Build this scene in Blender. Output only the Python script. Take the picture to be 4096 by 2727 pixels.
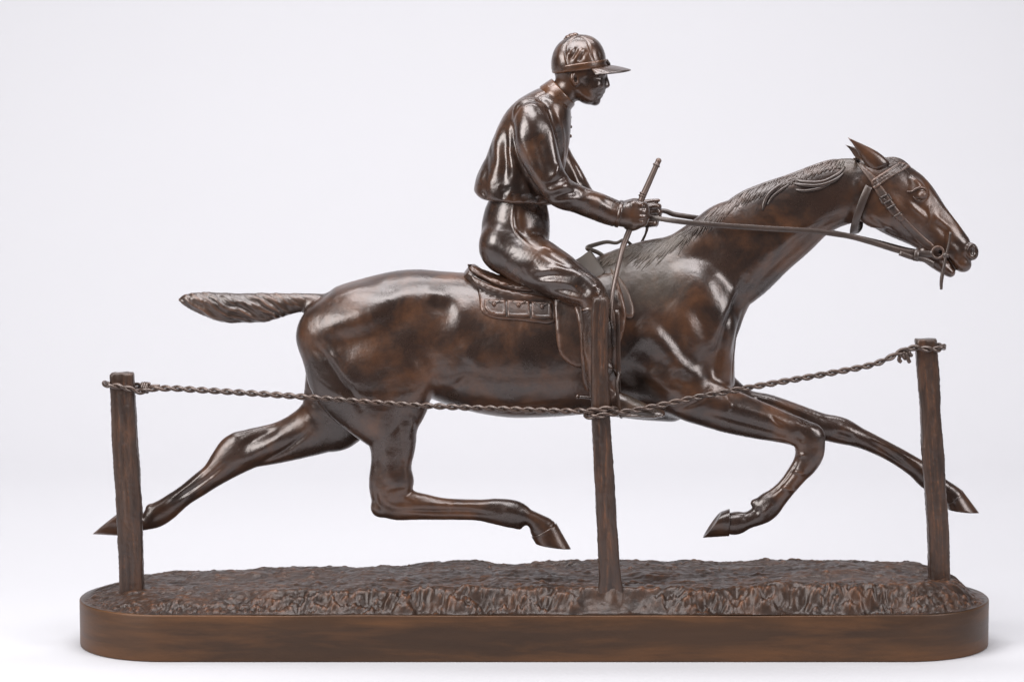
import bpy, math, random
import numpy as np
from mathutils import Vector
from mathutils.bvhtree import BVHTree
from mathutils.geometry import delaunay_2d_cdt

random.seed(7); rng = np.random.default_rng(7)
for o in list(bpy.data.objects): bpy.data.objects.remove(o)
scene = bpy.context.scene
R = math.radians

# ------------------------------------------------------------------ units and camera
# lengths below are in "u": 1 u = 1 pixel of the 4096 px photograph on the sculpture's middle plane
U = 0.62/3626.0
ALPHA = R(6.5); DIST = 12000.0
ZC = 1224.0
FW = np.array([0, math.cos(ALPHA), -math.sin(ALPHA)]); UP = np.array([0, math.sin(ALPHA), math.cos(ALPHA)])
CAM = np.array([0, 0, ZC]) - DIST*FW
def ray(px, py):
    return FW*DIST + np.array([1., 0, 0])*(px-2048.0) - UP*(py-1363.5)
def P(px, py, Y=0.0):
    d = ray(px, py); return CAM + d*((Y-CAM[1])/d[1])
def SC(px, py, Y=0.0):
    d = ray(px, py); return (Y-CAM[1])/d[1]

cam_data = bpy.data.cameras.new('Camera'); cam = bpy.data.objects.new('Camera', cam_data)
scene.collection.objects.link(cam); scene.camera = cam
cam_data.sensor_width = 36.0; cam_data.lens = 36.0*DIST/4096.0
cam.location = Vector(CAM*U); cam.rotation_euler = (math.pi/2-ALPHA, 0, 0)
cam_data.clip_start = 0.05; cam_data.clip_end = 50

world = bpy.data.worlds.new('World'); scene.world = world; world.use_nodes = True
bg = world.node_tree.nodes['Background']
bg.inputs[0].default_value = (0.93, 0.93, 1.0, 1); bg.inputs[1].default_value = 0.07

def area(name, loc, target, sx, sy, power, col=(1, 1, 1)):
    l = bpy.data.lights.new(name, 'AREA'); l.shape = 'RECTANGLE'; l.size = sx; l.size_y = sy
    l.energy = power; l.color = col
    o = bpy.data.objects.new(name, l); scene.collection.objects.link(o); o.location = loc
    d = Vector(target)-Vector(loc); o.rotation_euler = d.to_track_quat('-Z', 'Y').to_euler(); return o
area('softbox_left', (-1.20, -1.10, 1.0), (0, 0, .22), 0.95, 1.05, 31, (1, .985, .975))
area('softbox_right', (1.35, -0.85, 0.90), (0.05, 0, .22), 0.6, 0.8, 15, (1, .975, .98))
area('softbox_top', (-0.1, -0.35, 1.40), (0, .05, .1), 1.1, 0.6, 19, (.98, .98, 1))
area('backdrop_light', (0, 0.45, 1.95), (0, 1.3, .55), 2.2, 0.35, 33, (.98, .975, 1))
vs = scene.view_settings
vs.view_transform = 'Standard'; vs.look = 'None'; vs.exposure = 0.0; vs.gamma = 1; vs.use_curve_mapping = False

# ------------------------------------------------------------------ materials
def nd(nt, t, **kw):
    n = nt.nodes.new(t)
    for k, v in kw.items():
        if hasattr(n, k): setattr(n, k, v)
    return n
def ramp(nt, src, p0, p1, c0=(0, 0, 0, 1), c1=(1, 1, 1, 1)):
    r = nd(nt, 'ShaderNodeValToRGB'); r.color_ramp.elements[0].position = p0; r.color_ramp.elements[1].position = p1
    r.color_ramp.elements[0].color = c0; r.color_ramp.elements[1].color = c1
    nt.links.new(src, r.inputs[0]); return r.outputs[0]
def mixc(nt, fac, a, b):
    m = nd(nt, 'ShaderNodeMix', data_type='RGBA')
    if isinstance(fac, (int, float)): m.inputs[0].default_value = fac
    else: nt.links.new(fac, m.inputs[0])
    for i, c in ((6, a), (7, b)):
        if isinstance(c, tuple): m.inputs[i].default_value = c+(1,) if len(c) == 3 else c
        else: nt.links.new(c, m.inputs[i])
    return m.outputs[2]
def mth(nt, op, a, b=None, clamp=False):
    m = nd(nt, 'ShaderNodeMath', operation=op, use_clamp=clamp)
    for i, c in ((0, a), (1, b)):
        if c is None: continue
        if isinstance(c, (int, float)): m.inputs[i].default_value = c
        else: nt.links.new(c, m.inputs[i])
    return m.outputs[0]
def noise(nt, scale, detail=4, rough=.55, vec=None, dist=0.0):
    n = nd(nt, 'ShaderNodeTexNoise'); n.inputs['Scale'].default_value = scale; n.inputs['Detail'].default_value = detail
    n.inputs['Roughness'].default_value = rough; n.inputs['Distortion'].default_value = dist
    nt.links.new(vec if vec else pos(nt), n.inputs['Vector']); return n.outputs[0]
def pos(nt, scale=None):
    g = nd(nt, 'ShaderNodeNewGeometry')
    if scale is None: return g.outputs['Position']
    m = nd(nt, 'ShaderNodeMapping'); m.inputs['Scale'].default_value = scale
    nt.links.new(g.outputs['Position'], m.inputs[0]); return m.outputs[0]

DUST = [((2480, 1030, -60), 190), ((2600, 1090, -110), 190), ((2560, 1600, -240), 110), ((2360, 1060, -80), 120), ((2660, 960, -60), 120), ((3400, 650, -20), 70)]
def bronze(name, c_dark, c_mid, c_warm, rough=.36, metal=.7, warm=.5, scale=26, edge=.6, dust=0.0, bump=.24, bumpscale=420, stretch=None, coat=.08, ior=1.78):
    m = bpy.data.materials.new(name); m.use_nodes = True; nt = m.node_tree
    b = nt.nodes['Principled BSDF']
    v = pos(nt, stretch) if stretch else pos(nt)
    n1 = noise(nt, scale, 5, .6, v, .6)
    n2 = noise(nt, scale*1.5, 6, .62, v, .3)
    n3 = noise(nt, scale*9, 4, .6, v)
    col = mixc(nt, ramp(nt, n1, .28, .72), c_dark, c_mid)
    wm = mth(nt, 'MULTIPLY', ramp(nt, n2, .46, .78), warm)
    col = mixc(nt, wm, col, c_warm)
    col = mixc(nt, mth(nt, 'MULTIPLY', ramp(nt, n3, .5, .8), .22), col, c_dark)
    g = nd(nt, 'ShaderNodeNewGeometry')
    ed = mth(nt, 'MULTIPLY', ramp(nt, g.outputs['Pointiness'], .505, .56), edge)
    ed = mth(nt, 'MULTIPLY', ed, ramp(nt, n2, .25, .6))
    col = mixc(nt, ed, col, tuple(min(1, c*1.35) for c in c_warm))
    rg = mth(nt, 'ADD', mth(nt, 'MULTIPLY', n2, .22), rough-.11)
    met = metal
    if dust > 0:
        tot = None
        for (px, py, Y), r in DUST:
            p = P(px, py, Y)*U
            d = nd(nt, 'ShaderNodeVectorMath', operation='DISTANCE'); nt.links.new(g.outputs['Position'], d.inputs[0]); d.inputs[1].default_value = tuple(p)
            f = mth(nt, 'SUBTRACT', 1.0, mth(nt, 'DIVIDE', d.outputs['Value'], r*U), True)
            tot = f if tot is None else mth(nt, 'MAXIMUM', tot, f)
        dn = noise(nt, 60, 6, .7)
        fine = noise(nt, 1500, 2, .6)
        f = mth(nt, 'MULTIPLY', mth(nt, 'ADD', tot, mth(nt, 'MULTIPLY', mth(nt, 'SUBTRACT', dn, .5), .9)), 1.7, True)
        f = mth(nt, 'MULTIPLY', f, mth(nt, 'ADD', mth(nt, 'MULTIPLY', fine, .6), .55), True)
        f = mth(nt, 'MULTIPLY', f, ramp(nt, tot, 0.0, .12))
        f = mth(nt, 'MULTIPLY', f, dust, True)
        col = mixc(nt, f, col, (.105, .090, .066))
        rg = mth(nt, 'ADD', rg, mth(nt, 'MULTIPLY', f, .4), True)
        met = mth(nt, 'MULTIPLY', metal, mth(nt, 'SUBTRACT', 1.0, f))
    nt.links.new(col, b.inputs['Base Color']); nt.links.new(rg, b.inputs['Roughness'])
    if isinstance(met, float): b.inputs['Metallic'].default_value = met
    else: nt.links.new(met, b.inputs['Metallic'])
    b.inputs['IOR'].default_value = ior; b.inputs['Specular Tint'].default_value = (1, .945, .93, 1)
    b.inputs['Coat Weight'].default_value = coat; b.inputs['Coat Roughness'].default_value = .25
    bp = nd(nt, 'ShaderNodeBump'); bp.inputs['Strength'].default_value = bump; bp.inputs['Distance'].default_value = .0006
    h = mth(nt, 'ADD', noise(nt, bumpscale, 4, .6, v), mth(nt, 'MULTIPLY', noise(nt, bumpscale*.28, 3, .5, v), 1.6))
    nt.links.new(h, bp.inputs['Height']); nt.links.new(bp.outputs[0], b.inputs['Normal'])
    return m
DK = (.015, .0092, .0073); MD = (.041, .0208, .0138); WM = (.145, .055, .0195)
M_horse = bronze('bronze_horse', DK, MD, WM, .29, .12, .75, 20, .35, .3, ior=1.75)
M_rider = bronze('bronze_rider', DK, (.046, .0235, .0155), (.165, .063, .022), .27, .12, .6, 28, .35, .3, ior=1.85)
M_strap = bronze('bronze_straps', (.028, .0185, .015), (.050, .032, .025), (.11, .050, .027), .40, .12, .35, 40, .5, .4)
M_hair = bronze('bronze_hair', (.019, .0115, .0088), (.042, .024, .0165), (.12, .052, .025), .34, .12, .4, 40, .7, .45)
M_turf = bronze('bronze_turf', (.019, .0115, .0085), (.038, .022, .0155), (.15, .058, .023), .38, .1, .3, 40, .5, 0, .3, 500, ior=1.42)
M_post = bronze('bronze_posts', (.026, .0155, .012), (.056, .031, .021), (.15, .060, .026), .38, .1, .5, 30, 1.0, 0, .45, 260, (5, 5, 1), ior=1.6)
M_rope = bronze('bronze_rope', (.055, .036, .028), (.075, .047, .036), (.14, .068, .038), .28, .3, .4, 60, .5, 0, .1)
M_base = bronze('bronze_plinth', (.034, .019, .012), (.060, .031, .017), (.15, .064, .024), .42, .1, .7, 6, .4, 0, .16, 220, (1, 1, 8), .0, 1.42)
M_saddle = bronze('bronze_saddle', (.022, .0130, .0098), (.048, .0255, .0165), (.13, .050, .021), .34, .12, .5, 40, .35, .2)
M_whip = bronze('bronze_whip', (.065, .042, .033), (.095, .062, .049), (.15, .08, .05), .36, .35, .3, 60, .4, 0, .1)

def backdrop_material():
    m = bpy.data.materials.new('seamless_white_paper'); m.use_nodes = True; nt = m.node_tree
    b = nt.nodes['Principled BSDF']; b.inputs['Roughness'].default_value = .75
    n = noise(nt, 3, 3, .5); nt.links.new(mixc(nt, n, (.49, .485, .503), (.502, .497, .515)), b.inputs['Base Color'])
    return m
M_paper = backdrop_material()

# ------------------------------------------------------------------ object helpers
def mesh_obj(name, V, F, mat, parent=None, smooth=True):
    V = np.asarray(V, dtype=np.float64)*U
    me = bpy.data.meshes.new(name)
    if isinstance(F, np.ndarray):
        nv, nf, k = len(V), len(F), F.shape[1]
        me.vertices.add(nv); me.vertices.foreach_set('co', V.astype(np.float32).ravel())
        me.loops.add(nf*k); me.loops.foreach_set('vertex_index', F.astype(np.int32).ravel())
        me.polygons.add(nf); me.polygons.foreach_set('loop_start', np.arange(0, nf*k, k, dtype=np.int32))
        me.polygons.foreach_set('loop_total', np.full(nf, k, dtype=np.int32))
        me.update(calc_edges=True)
    else:
        me.from_pydata([tuple(v) for v in V], [], F)
    me.validate()
    me.polygons.foreach_set('use_smooth', [smooth]*len(me.polygons))
    me.materials.append(mat)
    o = bpy.data.objects.new(name, me); scene.collection.objects.link(o)
    if parent: o.parent = parent
    return o

class Geo:                       # gathers simple shapes into one mesh
    def __init__(s): s.V = []; s.F = []
    def add(s, V, F):
        b = len(s.V); s.V += [tuple(v) for v in V]; s.F += [tuple(i+b for i in f) for f in F]; return s
    def obj(s, name, mat, parent, smooth=True): return mesh_obj(name, s.V, s.F, mat, parent, smooth)

def crom(pts, n):                # Catmull-Rom through rows of any width
    p = np.asarray(pts, float)
    if len(p) < 3: 
        t = np.linspace(0, 1, n*(len(p)-1)+1)[:, None]; return p[0]*(1-t)+p[-1]*t
    q = np.vstack([2*p[0]-p[1], p, 2*p[-1]-p[-2]]); out = []
    for i in range(len(p)-1):
        a, b, c, d = q[i:i+4]
        for t in np.arange(n)/n:
            out.append(.5*((2*b)+(-a+c)*t+(2*a-5*b+4*c-d)*t*t+(-a+3*b-3*c+d)*t**3))
    out.append(p[-1]); return np.array(out)

def tube(pts, rad, seg=8, flat=1.0, up=(0, -1, 0)):   # closed tapered tube; flat squeezes it along `up`
    pts = np.asarray(pts, float); n = len(pts); rad = np.broadcast_to(np.asarray(rad, float), (n,))
    T = np.gradient(pts, axis=0); T /= np.linalg.norm(T, axis=1)[:, None]+1e-9
    V = []; upv = np.asarray(up, float)
    for i in range(n):
        u = upv if upv.ndim == 1 else upv[i]
        a = np.cross(T[i], u); 
        if np.linalg.norm(a) < 1e-3: a = np.cross(T[i], (1, 0, .3))
        a /= np.linalg.norm(a); b = np.cross(a, T[i])
        for k in range(seg):
            w = 2*math.pi*k/seg; V.append(pts[i]+rad[i]*(math.cos(w)*a+math.sin(w)*flat*b))
    F = [(i*seg+k, i*seg+(k+1) % seg, (i+1)*seg+(k+1) % seg, (i+1)*seg+k) for i in range(n-1) for k in range(seg)]
    F.append(tuple(range(seg))[::-1]); F.append(tuple((n-1)*seg+k for k in range(seg)))
    return V, F

def ribbon(pts, width, thick, wdir=None):    # flat strap; broad side turned to the viewer's side unless wdir given
    pts = np.asarray(pts, float); n = len(pts); width = np.broadcast_to(np.asarray(width, float), (n,))
    T = np.gradient(pts, axis=0); T /= np.linalg.norm(T, axis=1)[:, None]+1e-9
    V = []
    for i in range(n):
        if wdir is None: w = np.cross(T[i], (0, -1, 0))
        else: w = np.asarray(wdir if np.ndim(wdir) == 1 else wdir[i], float); w = w-T[i]*np.dot(w, T[i])
        w /= np.linalg.norm(w)+1e-9; nn = np.cross(w, T[i]); h = width[i]/2; t = thick/2; e = min(h, t)*.6
        for a, b in ((-h, -t+e), (-h+e, -t), (h-e, -t), (h, -t+e), (h, t-e), (h-e, t), (-h+e, t), (-h, t-e)):
            V.append(pts[i]+w*a+nn*b)
    F = [(i*8+k, i*8+(k+1) % 8, (i+1)*8+(k+1) % 8, (i+1)*8+k) for i in range(n-1) for k in range(8)]
    F.append(tuple(range(8))[::-1]); F.append(tuple((n-1)*8+k for k in range(8)))
    return V, F

def ball(c, r, seg=16, rings=10):
    r = np.broadcast_to(np.asarray(r, float), (3,)); c = np.asarray(c, float); V = [c+(0, 0, r[2])]; F = []
    for i in range(1, rings):
        a = math.pi*i/rings
        for k in range(seg):
            b = 2*math.pi*k/seg; V.append(c+r*np.array([math.sin(a)*math.cos(b), math.sin(a)*math.sin(b), math.cos(a)]))
    V.append(c-(0, 0, r[2])); L = len(V)-1
    for k in range(seg):
        F.append((0, 1+k, 1+(k+1) % seg)); F.append((L, L-seg+(k+1) % seg, L-seg+k))
    for i in range(rings-2):
        for k in range(seg):
            a = 1+i*seg; F.append((a+k, a+seg+k, a+seg+(k+1) % seg, a+(k+1) % seg))
    return V, F

def loft(rings, cap0=True, cap1=True):
    n = len(rings[0]); V = [tuple(p) for r in rings for p in r]; F = []
    for i in range(len(rings)-1):
        for k in range(n): F.append((i*n+k, i*n+(k+1) % n, (i+1)*n+(k+1) % n, (i+1)*n+k))
    if cap0: F.append(tuple(range(n))[::-1])
    if cap1: F.append(tuple((len(rings)-1)*n+k for k in range(n)))
    return V, F

# value noise in numpy
def vnoise(x, y, z=None, seed=0):
    z = np.zeros_like(x) if z is None else z
    xi, yi, zi = np.floor(x).astype(np.int64), np.floor(y).astype(np.int64), np.floor(z).astype(np.int64)
    fx, fy, fz = x-xi, y-yi, z-zi
    fx, fy, fz = [f*f*f*(f*(f*6-15)+10) for f in (fx, fy, fz)]
    def h(a, b, c):
        n = (a*374761393+b*668265263+c*2147483647+seed*974711) & 0xffffffff
        n = ((n ^ (n >> 13))*1274126177) & 0xffffffff
        n = ((n ^ (n >> 16))*2246822519) & 0xffffffff
        return ((n ^ (n >> 15)) & 0xffff)/65535.0
    r = 0
    for dx in (0, 1):
        for dy in (0, 1):
            for dz in (0, 1):
                w = (fx if dx else 1-fx)*(fy if dy else 1-fy)*(fz if dz else 1-fz)
                r = r+w*h(xi+dx, yi+dy, zi+dz)
    return r*2-1

# ------------------------------------------------------------------ modelling engine: smooth blended solids
def S(x1, y1, x2, y2, Y, w):     # a section from two opposite contour points of the photograph
    mx, my = (x1+x2)/2, (y1+y2)/2
    s = SC(mx, my, Y); p = P(mx, my, Y); r = math.hypot(x2-x1, y2-y1)/2*s
    return (p[0], p[1], p[2], r, w)
def Q(x, y, Y, r, w):
    p = P(x, y, Y); return (p[0], p[1], p[2], r*SC(x, y, Y), w)

class Field:
    def __init__(s, lo, hi, h):
        s.lo = np.array(lo, float); s.h = h
        n = np.ceil((np.array(hi)-s.lo)/h).astype(int)+1; s.n = n
        s.ax = [(s.lo[i]+np.arange(n[i])*h).astype(np.float32) for i in range(3)]
        s.f = np.full(n, 200.0, np.float32)
    def box(s, lo, hi):
        a = np.clip(np.floor((np.array(lo)-s.lo)/s.h).astype(int), 0, s.n); b = np.clip(np.ceil((np.array(hi)-s.lo)/s.h).astype(int)+1, 0, s.n)
        return tuple(slice(i, j) for i, j in zip(a, b))
    def grid(s, sl):
        return s.ax[0][sl[0]][:, None, None], s.ax[1][sl[1]][None, :, None], s.ax[2][sl[2]][None, None, :]
    def apply(s, sl, d, k, op):
        f = s.f[sl]
        if op == 'add':
            hh = np.maximum(k-np.abs(f-d), 0); s.f[sl] = np.minimum(f, d)-hh*hh/(4*k)
        else:
            d = -d; hh = np.maximum(k-np.abs(f-d), 0); s.f[sl] = np.maximum(f, d)+hh*hh/(4*k)
    def chain(s, st, k=20, op='add', n=4, cap=(1.0, 1.0)):
        q = crom(st, n); q[:, 3:] = np.maximum(q[:, 3:], 1.0); m = k+3*s.h
        R_ = q[:, 3:].max(1)+m
        lo = (q[:, :3]-R_[:, None]).min(0); hi = (q[:, :3]+R_[:, None]).max(0)
        sl0 = s.box(lo, hi); shp = [t.stop-t.start for t in sl0]
        if min(shp) <= 0: return
        tmp = np.full(shp, 200.0, np.float32)
        xz = q[:, [0, 2]]; cum = np.r_[0, np.cumsum(np.linalg.norm(np.diff(xz, axis=0), axis=1))]
        T0 = xz[1]-xz[0]; T0 = T0/(np.linalg.norm(T0)+1e-9); T1 = xz[-1]-xz[-2]; T1 = T1/(np.linalg.norm(T1)+1e-9)
        for i in range(len(q)-1):
            a, b = q[i], q[i+1]; rr = max(R_[i], R_[i+1])
            wy = max(a[4], b[4])+m
            lo = np.minimum(a[:3], b[:3])-(rr, wy, rr); hi = np.maximum(a[:3], b[:3])+(rr, wy, rr)
            sl = s.box(lo, hi)
            sl = tuple(slice(max(u.start, v.start), min(u.stop, v.stop)) for u, v in zip(sl, sl0))
            if min(t.stop-t.start for t in sl) <= 0: continue
            X, Y, Z = s.grid(sl)
            dx, dz = b[0]-a[0], b[2]-a[2]; L2 = dx*dx+dz*dz+1e-6
            tt = ((X-a[0])*dx+(Z-a[2])*dz)/L2
            t = np.clip(tt, 0, 1)
            px = X-(a[0]+dx*t); pz = Z-(a[2]+dz*t); d2 = px*px+pz*pz
            if cap[0] != 1 and cum[i] < q[0, 3]:
                o = np.maximum(-((X-q[0, 0])*T0[0]+(Z-q[0, 2])*T0[1]), 0); d2 = d2+o*o*(cap[0]**2-1)
            if cap[1] != 1 and cum[-1]-cum[i+1] < q[-1, 3]:
                o = np.maximum((X-q[-1, 0])*T1[0]+(Z-q[-1, 2])*T1[1], 0); d2 = d2+o*o*(cap[1]**2-1)
            r = a[3]+(b[3]-a[3])*t; w = a[4]+(b[4]-a[4])*t; yy = Y-(a[1]+(b[1]-a[1])*t)
            k0 = np.sqrt(d2/(r*r)+(yy/w)**2); k1 = np.sqrt(d2/r**4+yy*yy/w**4)
            d = np.where(k1 > 1e-6, k0*(k0-1)/np.maximum(k1, 1e-6), -np.minimum(r, w)).astype(np.float32)
            sub = tuple(slice(u.start-v.start, u.stop-v.start) for u, v in zip(sl, sl0))
            tmp[sub] = np.minimum(tmp[sub], d)
        s.apply(sl0, tmp, k, op)
    def ell(s, c, r, rot=0.0, k=20, op='add'):     # ellipsoid, rot = turn in the picture plane (degrees, anticlockwise)
        c = np.asarray(c, float); r = np.asarray(r, float); m = k+3*s.h; rm = max(r[0], r[2])+m
        sl = s.box(c-(rm, r[1]+m, rm), c+(rm, r[1]+m, rm))
        if min(t.stop-t.start for t in sl) <= 0: return
        X, Y, Z = s.grid(sl); ca, sa = math.cos(R(rot)), math.sin(R(rot))
        x = (X-c[0])*ca+(Z-c[2])*sa; z = -(X-c[0])*sa+(Z-c[2])*ca; y = Y-c[1]
        k0 = np.sqrt((x/r[0])**2+(y/r[1])**2+(z/r[2])**2); k1 = np.sqrt((x/r[0]**2)**2+(y/r[1]**2)**2+(z/r[2]**2)**2)
        d = np.where(k1 > 1e-6, k0*(k0-1)/np.maximum(k1, 1e-6), -r.min()).astype(np.float32)
        s.apply(sl, d, k, op)
    def cut(s, pa, pb, k=4):                        # remove what lies below the picture line pa -> pb
        a, b = P(*pa), P(*pb); dx, dz = b[0]-a[0], b[2]-a[2]; L = math.hypot(dx, dz)
        X, Y, Z = s.grid(tuple(slice(0, v) for v in s.n))
        d = ((X-a[0])*(-dz)+(Z-a[2])*dx)/L+0*Y      # >0 above the line
        f = s.f; dd = (-d).astype(np.float32); hh = np.maximum(k-np.abs(f-dd), 0); s.f = np.maximum(f, dd)+hh*hh/(4*k)
    def mesh(s, relax=3):
        f = s.f; ins = f < 0
        def pair(a, op):
            for axx in range(3):
                u = [slice(None)]*3; v = [slice(None)]*3; u[axx] = slice(0, -1); v[axx] = slice(1, None)
                a = op(a[tuple(u)], a[tuple(v)])
            return a
        act = pair(ins, np.logical_or) & ~pair(ins, np.logical_and)
        ii = np.argwhere(act); idx = np.full(act.shape, -1, np.int32); idx[act] = np.arange(len(ii))
        cor = np.array([(a, b, c) for a in (0, 1) for b in (0, 1) for c in (0, 1)])
        val = np.stack([f[ii[:, 0]+c[0], ii[:, 1]+c[1], ii[:, 2]+c[2]] for c in cor], 1)
        acc = np.zeros((len(ii), 3)); cnt = np.zeros(len(ii))
        for i in range(8):
            for j in range(i+1, 8):
                if np.abs(cor[i]-cor[j]).sum() != 1: continue
                va, vb = val[:, i], val[:, j]; x = (va < 0) != (vb < 0)
                t = np.where(x, va/np.where(x, va-vb, 1), 0)
                acc += np.where(x[:, None], cor[i]+(cor[j]-cor[i])*t[:, None], 0); cnt += x
        V = s.lo+(ii+acc/cnt[:, None])*s.h
        Fs = []
        for axx in range(3):
            u = [slice(None)]*3; v = [slice(None)]*3; u[axx] = slice(0, -1); v[axx] = slice(1, None)
            a, b = ins[tuple(u)], ins[tuple(v)]
            o1, o2 = [t for t in range(3) if t != axx]
            for flip in (False, True):
                e = np.argwhere((a & ~b) if not flip else (~a & b))
                e = e[(e[:, o1] > 0) & (e[:, o2] > 0) & (e[:, o1] < s.n[o1]-1) & (e[:, o2] < s.n[o2]-1)]
                def g(d1, d2):
                    q = e.copy(); q[:, o1] -= d1; q[:, o2] -= d2; return idx[q[:, 0], q[:, 1], q[:, 2]]
                quad = np.stack([g(1, 1), g(0, 1), g(0, 0), g(1, 0)], 1)
                if flip != (axx == 1): quad = quad[:, ::-1]
                Fs.append(quad)
        F = np.vstack(Fs)
        if relax: V = smooth_mesh(V, F, relax)
        return V, F

def smooth_mesh(V, F, it, lam=.55, mu=-.57):
    E = np.vstack([F[:, [i, (i+1) % F.shape[1]]] for i in range(F.shape[1])]); n = len(V)
    deg = np.bincount(E.ravel(), minlength=n).astype(float)
    for _ in range(it):
        for w in (lam, mu):
            A = np.stack([np.bincount(E[:, 0], V[E[:, 1], c], n)+np.bincount(E[:, 1], V[E[:, 0], c], n) for c in range(3)], 1)
            V = V+w*(A/np.maximum(deg, 1)[:, None]-V)
    return V
def vnormals(V, F):
    a = np.cross(V[F[:, 2]]-V[F[:, 0]], V[F[:, 3 % F.shape[1]]]-V[F[:, 1]]); N = np.zeros_like(V)
    for c in range(3):
        for k in range(F.shape[1]): N[:, c] += np.bincount(F[:, k], a[:, c], len(V))
    return N/(np.linalg.norm(N, axis=1)[:, None]+1e-12)
def bvh(V, F): return BVHTree.FromPolygons(V.tolist(), F.tolist() if isinstance(F, np.ndarray) else F)
def hit(trees, px, py):
    d = ray(px, py); d = d/np.linalg.norm(d); best = None
    for t in (trees if isinstance(trees, (list, tuple)) else [trees]):
        h = t.ray_cast(Vector(CAM), Vector(d))
        if h[0] is not None and (best is None or h[3] < best[2]): best = (np.array(h[0]), np.array(h[1]), h[3])
    if best is None: return None
    n = best[1]; n = n if np.dot(n, d) < 0 else -n
    return best[0], n
def on(trees, pts, sub=4, default=None):      # picture polyline laid onto a surface
    out = []
    for p in crom(pts, sub):
        h = hit(trees, p[0], p[1])
        if h is not None: out.append(h[0])
        elif default is not None: out.append(P(p[0], p[1], default))
    return np.array(out)
def sculpt(V, N, tree, strokes):              # raise (+) or press (-) the surface along strokes: (points, sigma, amount)
    disp = np.zeros(len(V))
    for pts, sig, amp in strokes:
        L = on(tree, pts, 4) if len(pts) > 1 else on(tree, [pts[0], pts[0]], 1)
        if len(L) == 0: continue
        lo, hi = L.min(0)-3*sig, L.max(0)+3*sig
        m = np.where(((V > lo) & (V < hi)).all(1))[0]
        if len(m) == 0: continue
        v = V[m]; d2 = ((v-L[0])**2).sum(1); par = np.zeros(len(v))
        sl = np.linalg.norm(np.diff(L, axis=0), axis=1); cs = np.r_[0, np.cumsum(sl)]; tot = cs[-1]
        for i in range(len(L)-1):
            ab = L[i+1]-L[i]; t = np.clip(((v-L[i])@ab)/(ab@ab+1e-9), 0, 1)
            dd = ((v-L[i]-t[:, None]*ab)**2).sum(1); b_ = dd < d2
            d2 = np.where(b_, dd, d2); par = np.where(b_, cs[i]+t*sl[i], par)
        taper = 1.0
        if tot > 3*sig:                       # long strokes run out softly at both ends
            e = np.minimum(par, tot-par)/(.28*tot); taper = .12+.88*np.clip(e, 0, 1)**.8
        disp[m] += amp*np.exp(-d2/(sig*sig))*taper*np.clip(-N[m, 1]*1.5+.55, 0, 1)
    return V+N*disp[:, None]

def plate(name, poly, trees, t, mat, parent, step=9, rim=0.0, rimw=8, hfun=None, embed=8, sub=3, collect=None):
    """thin cast plate lying on whatever is below it; outline given in photograph points"""
    pl = crom(list(poly)+[poly[0]], sub)[:-1]; n = len(pl)
    lo, hi = pl.min(0), pl.max(0); pts = [Vector(p) for p in pl]
    def inside(x, y):
        c = False; j = n-1
        for i in range(n):
            if (pl[i][1] > y) != (pl[j][1] > y) and x < (pl[j][0]-pl[i][0])*(y-pl[i][1])/(pl[j][1]-pl[i][1])+pl[i][0]: c = not c
            j = i
        return c
    A = pl; B = np.roll(pl, -1, 0); AB = B-A
    def bd(x, y):
        p = np.array([x, y]); tt = np.clip(((p-A)*AB).sum(1)/((AB*AB).sum(1)+1e-9), 0, 1)
        return math.sqrt((((A+AB*tt[:, None])-p)**2).sum(1).min())
    dist = [0.0]*n
    for x in np.arange(lo[0]+step/2, hi[0], step):
        for y in np.arange(lo[1]+step/2, hi[1], step):
            if inside(x, y):
                d = bd(x, y)
                if d > step*.45: pts.append(Vector((x+random.uniform(-.5, .5), y))); dist.append(d)
    v2, e2, f2, ov, oe, of = delaunay_2d_cdt(pts, [(i, (i+1) % n) for i in range(n)], [tuple(range(n))], 1, 1e-4)
    T, Bm, last = [], [], None
    for i, v in enumerate(v2):
        h = hit(trees, v.x, v.y)
        if h is None:
            if last is None: h = (P(v.x, v.y, -80), np.array([0, -1., 0]))
            else: h = (P(v.x, v.y, last[1]), np.array([0, -1., 0]))
        else: last = h[0]
        d = dist[ov[i][0]] if ov[i] and ov[i][0] < len(dist) else 5
        e = min(1, d/(t*.8+1e-6)); hh = t*(.45+.55*math.sqrt(max(0, 1-(1-e)**2)))
        if rim: hh += rim*math.exp(-((d-rimw)/(rimw*.55))**2)
        if hfun: hh += hfun(v.x, v.y, d)
        nn = h[1]*.6+np.array([0, -1., 0])*.4; nn /= np.linalg.norm(nn)
        T.append(h[0]+nn*hh); Bm.append(h[0]-nn*embed)
    k = len(T); F = []
    edge = {}
    for f in f2:
        f = list(f); F.append(tuple(f)); F.append(tuple(i+k for i in reversed(f)))
        for a, b in zip(f, f[1:]+f[:1]): edge[(a, b)] = 1
    for (a, b) in edge:
        if (b, a) not in edge: F.append((b, a, a+k, b+k))
    V = np.array(T+Bm)
    # make the upper side face outwards
    f = f2[0]; nrm = np.cross(V[f[1]]-V[f[0]], V[f[2]]-V[f[0]])
    if nrm[1] > 0: F = [tuple(reversed(q)) for q in F]
    if collect is not None: collect.append(bvh(V, [q for q in F]))
    return mesh_obj(name, V, F, mat, parent)

exec_marker = 0
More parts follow.
